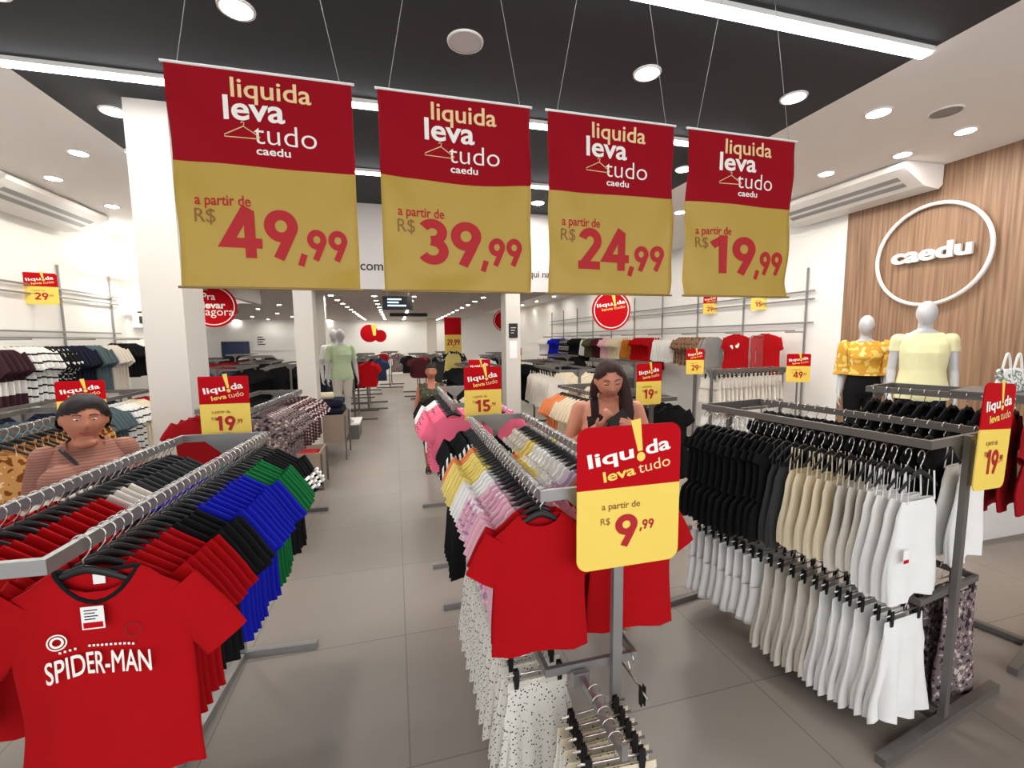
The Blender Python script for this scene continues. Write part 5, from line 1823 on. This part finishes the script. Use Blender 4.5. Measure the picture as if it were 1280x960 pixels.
wear(p1, 'blouse', BLOUSE, lambda x, y, z: 0.44 * S < z < 0.85 * S and not (y < -0.0 and abs(x) < 0.07 and z > 0.815 * S) and (abs(x) < 0.215 or z > 0.64 * S), lambda x, y, z: 0.012 + 0.012 * max(0, 0.66 * S - z))
wear(p1, 'trousers', C_NAVY, lambda x, y, z: 0.06 * S < z < 0.50 * S and abs(x) < 0.19, 0.009)
pts = []
for k in range(13):
    t_ = k / 12
    pts.append((0.105 - 0.27 * t_ if False else -0.10 + 0.25 * t_, -0.075 - 0.075 * math.sin(PI * t_ * 0.9), 0.83 * S - 0.36 * t_))
MB().tube(pts, 0.008, 8).build('bag_strap', BLACKP, p1)
for s in (-1, 1):
    MB().ball((s * 0.085, -0.06, 0.03), 0.05, 0.12, 0.032).build('shoe', BLACKP, p1)

# --- woman with the phone behind the middle rack
S = 1.75
ph = Vector((0.02, -0.31, 0.80 * S + 0.03))
arms = {-1: ((-0.265, -0.07, 1.13), (-0.088, -0.275, 1.325)), 1: ((0.26, -0.08, 1.13), (0.122, -0.27, 1.29))}
p2, HM, hs, _, wd = figure('person', 'person with long auburn hair in a dark tank top looking down at a phone', 'person', (1.32, 2.58, 0), R(-20), S, SKIN_L, arms, build=1.10, vox=0.006, tilt=(20, -4, 4), head=(0, -0.055, -0.045), curl=(0.55, 0.6), palms=((0.2, -0.2, 1), (-1, 0.1, 0.3)), thumbs=((0.3, -1, 0.4), (-0.2, -0.6, 1)))
hair_cap(p2, HM, HAIR_B, lambda x, y: 0.074 - 1.1 * max(0, abs(x) - 0.022), 0.012, wd, 1.0, low=-0.09)
face_parts(p2, HM, hs, lid=-0.1, shut=True, brow=HAIR_B)
# hair drawn over one shoulder, and a lock on the other side
for nm, ctrl, rr_ in (('hair_lock', [(0.060, 0.02, 0.05), (0.088, 0.0, -0.03), (0.098, -0.02, -0.12), (0.105, -0.055, -0.21), (0.10, -0.075, -0.30), (0.09, -0.08, -0.37)], [0.026, 0.034, 0.040, 0.040, 0.032, 0.010]),
                      ('hair_lock', [(-0.062, 0.02, 0.03), (-0.083, 0.02, -0.04), (-0.088, 0.03, -0.10), (-0.075, 0.05, -0.16)], [0.022, 0.026, 0.026, 0.010])):
    mb = MB()
    P = [HM @ Vector(c) for c in ctrl]
    fine, rs = [], []
    for i in range(len(P) - 1):
        for k in range(4):
            fine.append(P[i].lerp(P[i + 1], k / 4)); rs.append(rr_[i] + (rr_[i + 1] - rr_[i]) * k / 4)
    fine.append(P[-1]); rs.append(rr_[-1])
    mb.tube(fine, rs, 14)
    mb.v = [tuple(Vector(v) + Vector((1, 1, 0)) * 0.004 * noise.noise(Vector(v) * 60)) for v in mb.v]
    mb.build(nm, HAIR_B, p2)
TOPM = cloth('dark_brown', (38, 24, 26))
wear(p2, 'tank_top', TOPM, lambda x, y, z: 0.50 * S < z < 0.85 * S and abs(x) < (0.135 if z < 0.775 * S else 0.112) and not (y < 0.01 and abs(x) < 0.062 and z > 0.772 * S - 0.02 + 0.7 * abs(x)) and not (y > 0.0 and abs(x) < 0.05 and z > 0.77 * S) and not (abs(x) < 0.064 and z > 0.785 * S) and not (y < -0.19), 0.006)
wear(p2, 'trousers', C_DENIM, lambda x, y, z: 0.06 * S < z < 0.515 * S and abs(x) < 0.2, 0.008)
t = MB().box(-0.037, 0.037, -0.0045, 0.0045, -0.077, 0.077)
phn = t.build('mobile_phone', BLACKP)
mw = Matrix.Translation((1.32, 2.58, 0)) @ Matrix.Rotation(R(-20), 4, 'Z') @ Matrix.Translation((0.022, -0.318, 1.378)) @ Matrix.Rotation(R(62), 4, 'Y') @ Matrix.Rotation(R(-40), 4, 'X')
phn.matrix_world = mw
tag(phn, 'dark mobile phone held in both hands by the person in the tank top', 'phone')
MB().box(-0.034, 0.034, 0.0046, 0.0052, -0.073, 0.073).build('display', mat('phone_glass', (24, 26, 32), 0.1), phn)
for s in (-1, 1):
    MB().ball((s * 0.09, -0.06, 0.03), 0.05, 0.12, 0.032).build('shoe', BLACKP, p2)

# --- woman walking up the aisle
S = 1.51
arms = {-1: ((-0.20, 0.03, 0.93), (-0.225, -0.02, 0.70)), 1: ((0.20, -0.01, 0.93), (0.19, -0.13, 0.73))}
legs = {-1: ((-0.075, -0.06, 0.415), (-0.075, 0.06, 0.085), (0, -1, -0.30)), 1: ((0.075, -0.07, 0.42), (0.075, -0.09, 0.070), (0.1, -1, -0.1))}
p3, HM, hs, _, wd = figure('person', 'person in an olive sleeveless tunic and denim shorts walking up the aisle', 'person', (0.47, 6.15, 0), R(-3), S, SKIN_D, arms, legs, build=1.12, vox=0.0068, tilt=(3, 0, 0))
hair_cap(p3, HM, HAIR_K, lambda x, y: 0.060 - 0.6 * max(0, abs(x) - 0.045), 0.010, wd, 1.0, low=-0.05)
face_parts(p3, HM, hs, lid=-0.1, shut=True)
MB().ball(HM @ Vector((0, 0.10, 0.06)), 0.04, 0.04, 0.035).build('hair_bun', HAIR_K, p3)
TUN = pattern('tunic_olive', [(92, 86, 66), (64, 62, 48), (120, 112, 92)], 'blotch', 30)
wear(p3, 'tunic', TUN, lambda x, y, z: 0.455 * S < z < 0.83 * S and abs(x) < 0.168 - 0.0 * z and not (y < 0 and abs(x) < 0.05 and z > 0.785 * S) and not (abs(x) > 0.150 and z < 0.74 * S), lambda x, y, z: 0.010 + 0.05 * max(0, 0.66 - z / S) * 1.5)
wear(p3, 'denim_shorts', C_DENIM, lambda x, y, z: 0.345 * S < z < 0.50 * S and abs(x) < 0.17, 0.014)
for s in (-1, 1):
    a = Vector(legs[s][1]); d = Vector(legs[s][2]).normalized()
    MB().tube([a + Vector((0, 0.035, -0.03)), a + d * 0.03 + Vector((0, 0, -0.038)), a + d * 0.11 + Vector((0, 0, -0.042)), a + d * 0.175 + Vector((0, 0, -0.042))], [0.030, 0.038, 0.040, 0.020], 12).build('shoe', BLACKP, p3)


# --- mannequins
def mannequin(label, loc, rz, Hh, female, arms, group=None):
    return figure('mannequin', label, 'mannequin', loc, rz, Hh, GREYP, arms, None, False, 0.93 if female else 1.0, 0.0075, (0, 0, 0), female, curl=(0.2, 0.2), group=group)[0]


PZ = 0.36
t = thing('display_platform', 'low white platform under the two mannequins by the wood wall', 'platform', (5.12, 3.45, 0))
MB().box(-0.42, 0.62, -0.85, 0.85, 0.0, PZ - 0.03).build('body', WHITEP, t)
MB().box(-0.45, 0.65, -0.88, 0.88, PZ - 0.0295, PZ).build('top', CEILW, t)
S = 1.78
m1 = mannequin('larger grey mannequin in a pale yellow t-shirt and dark trousers by the wood wall', (4.98, 3.14, PZ + 0.024), R(-50), S, False, {-1: ((-0.225, 0.03, 1.12), (-0.235, -0.04, 0.88)), 1: ((0.225, 0.03, 1.12), (0.24, -0.03, 0.88))})
wear(m1, 't_shirt', C_LYEL, lambda x, y, z: 0.475 * S < z < 0.83 * S and (abs(x) < 0.185 or z > 0.735 * S), lambda x, y, z: 0.010 + 0.025 * max(0, min(1, (0.72 * S - z) / 0.3)))
wear(m1, 'trousers', C_NAVY, lambda x, y, z: 0.04 * S < z < 0.53 * S and abs(x) < 0.19, 0.012)
S = 1.68
m2 = mannequin('smaller grey mannequin in a yellow top and black trousers by the wood wall', (5.12, 3.80, PZ + 0.024), R(-48), S, True, {-1: ((-0.195, 0.02, 1.04), (-0.215, -0.03, 0.81)), 1: ((0.195, 0.03, 1.04), (0.21, -0.02, 0.81))})
TOPY = pattern('top_yellow', [(238, 206, 110), (214, 160, 60), (244, 222, 150)], 'blotch', 14)
wear(m2, 'cropped_top', TOPY, lambda x, y, z: 0.605 * S < z < 0.83 * S, lambda x, y, z: 0.014 + 0.02 * max(0, min(1, (0.70 * S - z) / 0.2)) + (0.02 if abs(x) > 0.165 else 0))
wear(m2, 'trousers', C_BLACK, lambda x, y, z: 0.04 * S < z < 0.615 * S and abs(x) < 0.168, 0.010)
t = thing('display_platform', 'low dark platform under the two far mannequins left of the aisle', 'platform', (-1.05, 8.98, 0))
MB().box(-0.34, 0.34, -0.30, 0.42, 0, 0.27).build('body', DSTEEL, t)
MB().box(-0.36, 0.36, -0.32, 0.44, 0.2705, 0.30).build('top', CEILW, t)
S = 1.74
A_ = {-1: ((-0.255, 0.02, 1.08), (-0.27, -0.05, 0.84)), 1: ((0.255, 0.02, 1.08), (0.27, -0.05, 0.84))}
m3 = mannequin('far grey mannequin in a mint green shirt and off-white shorts', (-0.98, 8.85, 0.324), R(20), S, False, A_)
wear(m3, 't_shirt', C_MINT, lambda x, y, z: 0.46 * S < z < 0.83 * S and (abs(x) < 0.2 or z > 0.68 * S), lambda x, y, z: 0.014 + 0.02 * max(0, min(1, (0.72 * S - z) / 0.3)))
wear(m3, 'shorts', C_OFF, lambda x, y, z: 0.28 * S < z < 0.51 * S and abs(x) < 0.2, 0.014)
m4 = dup(m3, (-1.14, 9.22, 0.324), R(28), 'far grey mannequin in a white t-shirt standing behind the mint one')
for (nm, mm, ch) in (('t_shirt', C_WHITE, [c for c in m3.children if c.name.startswith('t_shirt')][0]), ('trousers', C_CHAR, [c for c in m3.children if c.name.startswith('shorts')][0])):
    c = ch.copy(); c.name = nm; COL.objects.link(c); c.parent = m4
    c.material_slots[0].link = 'OBJECT'; c.material_slots[0].material = mm
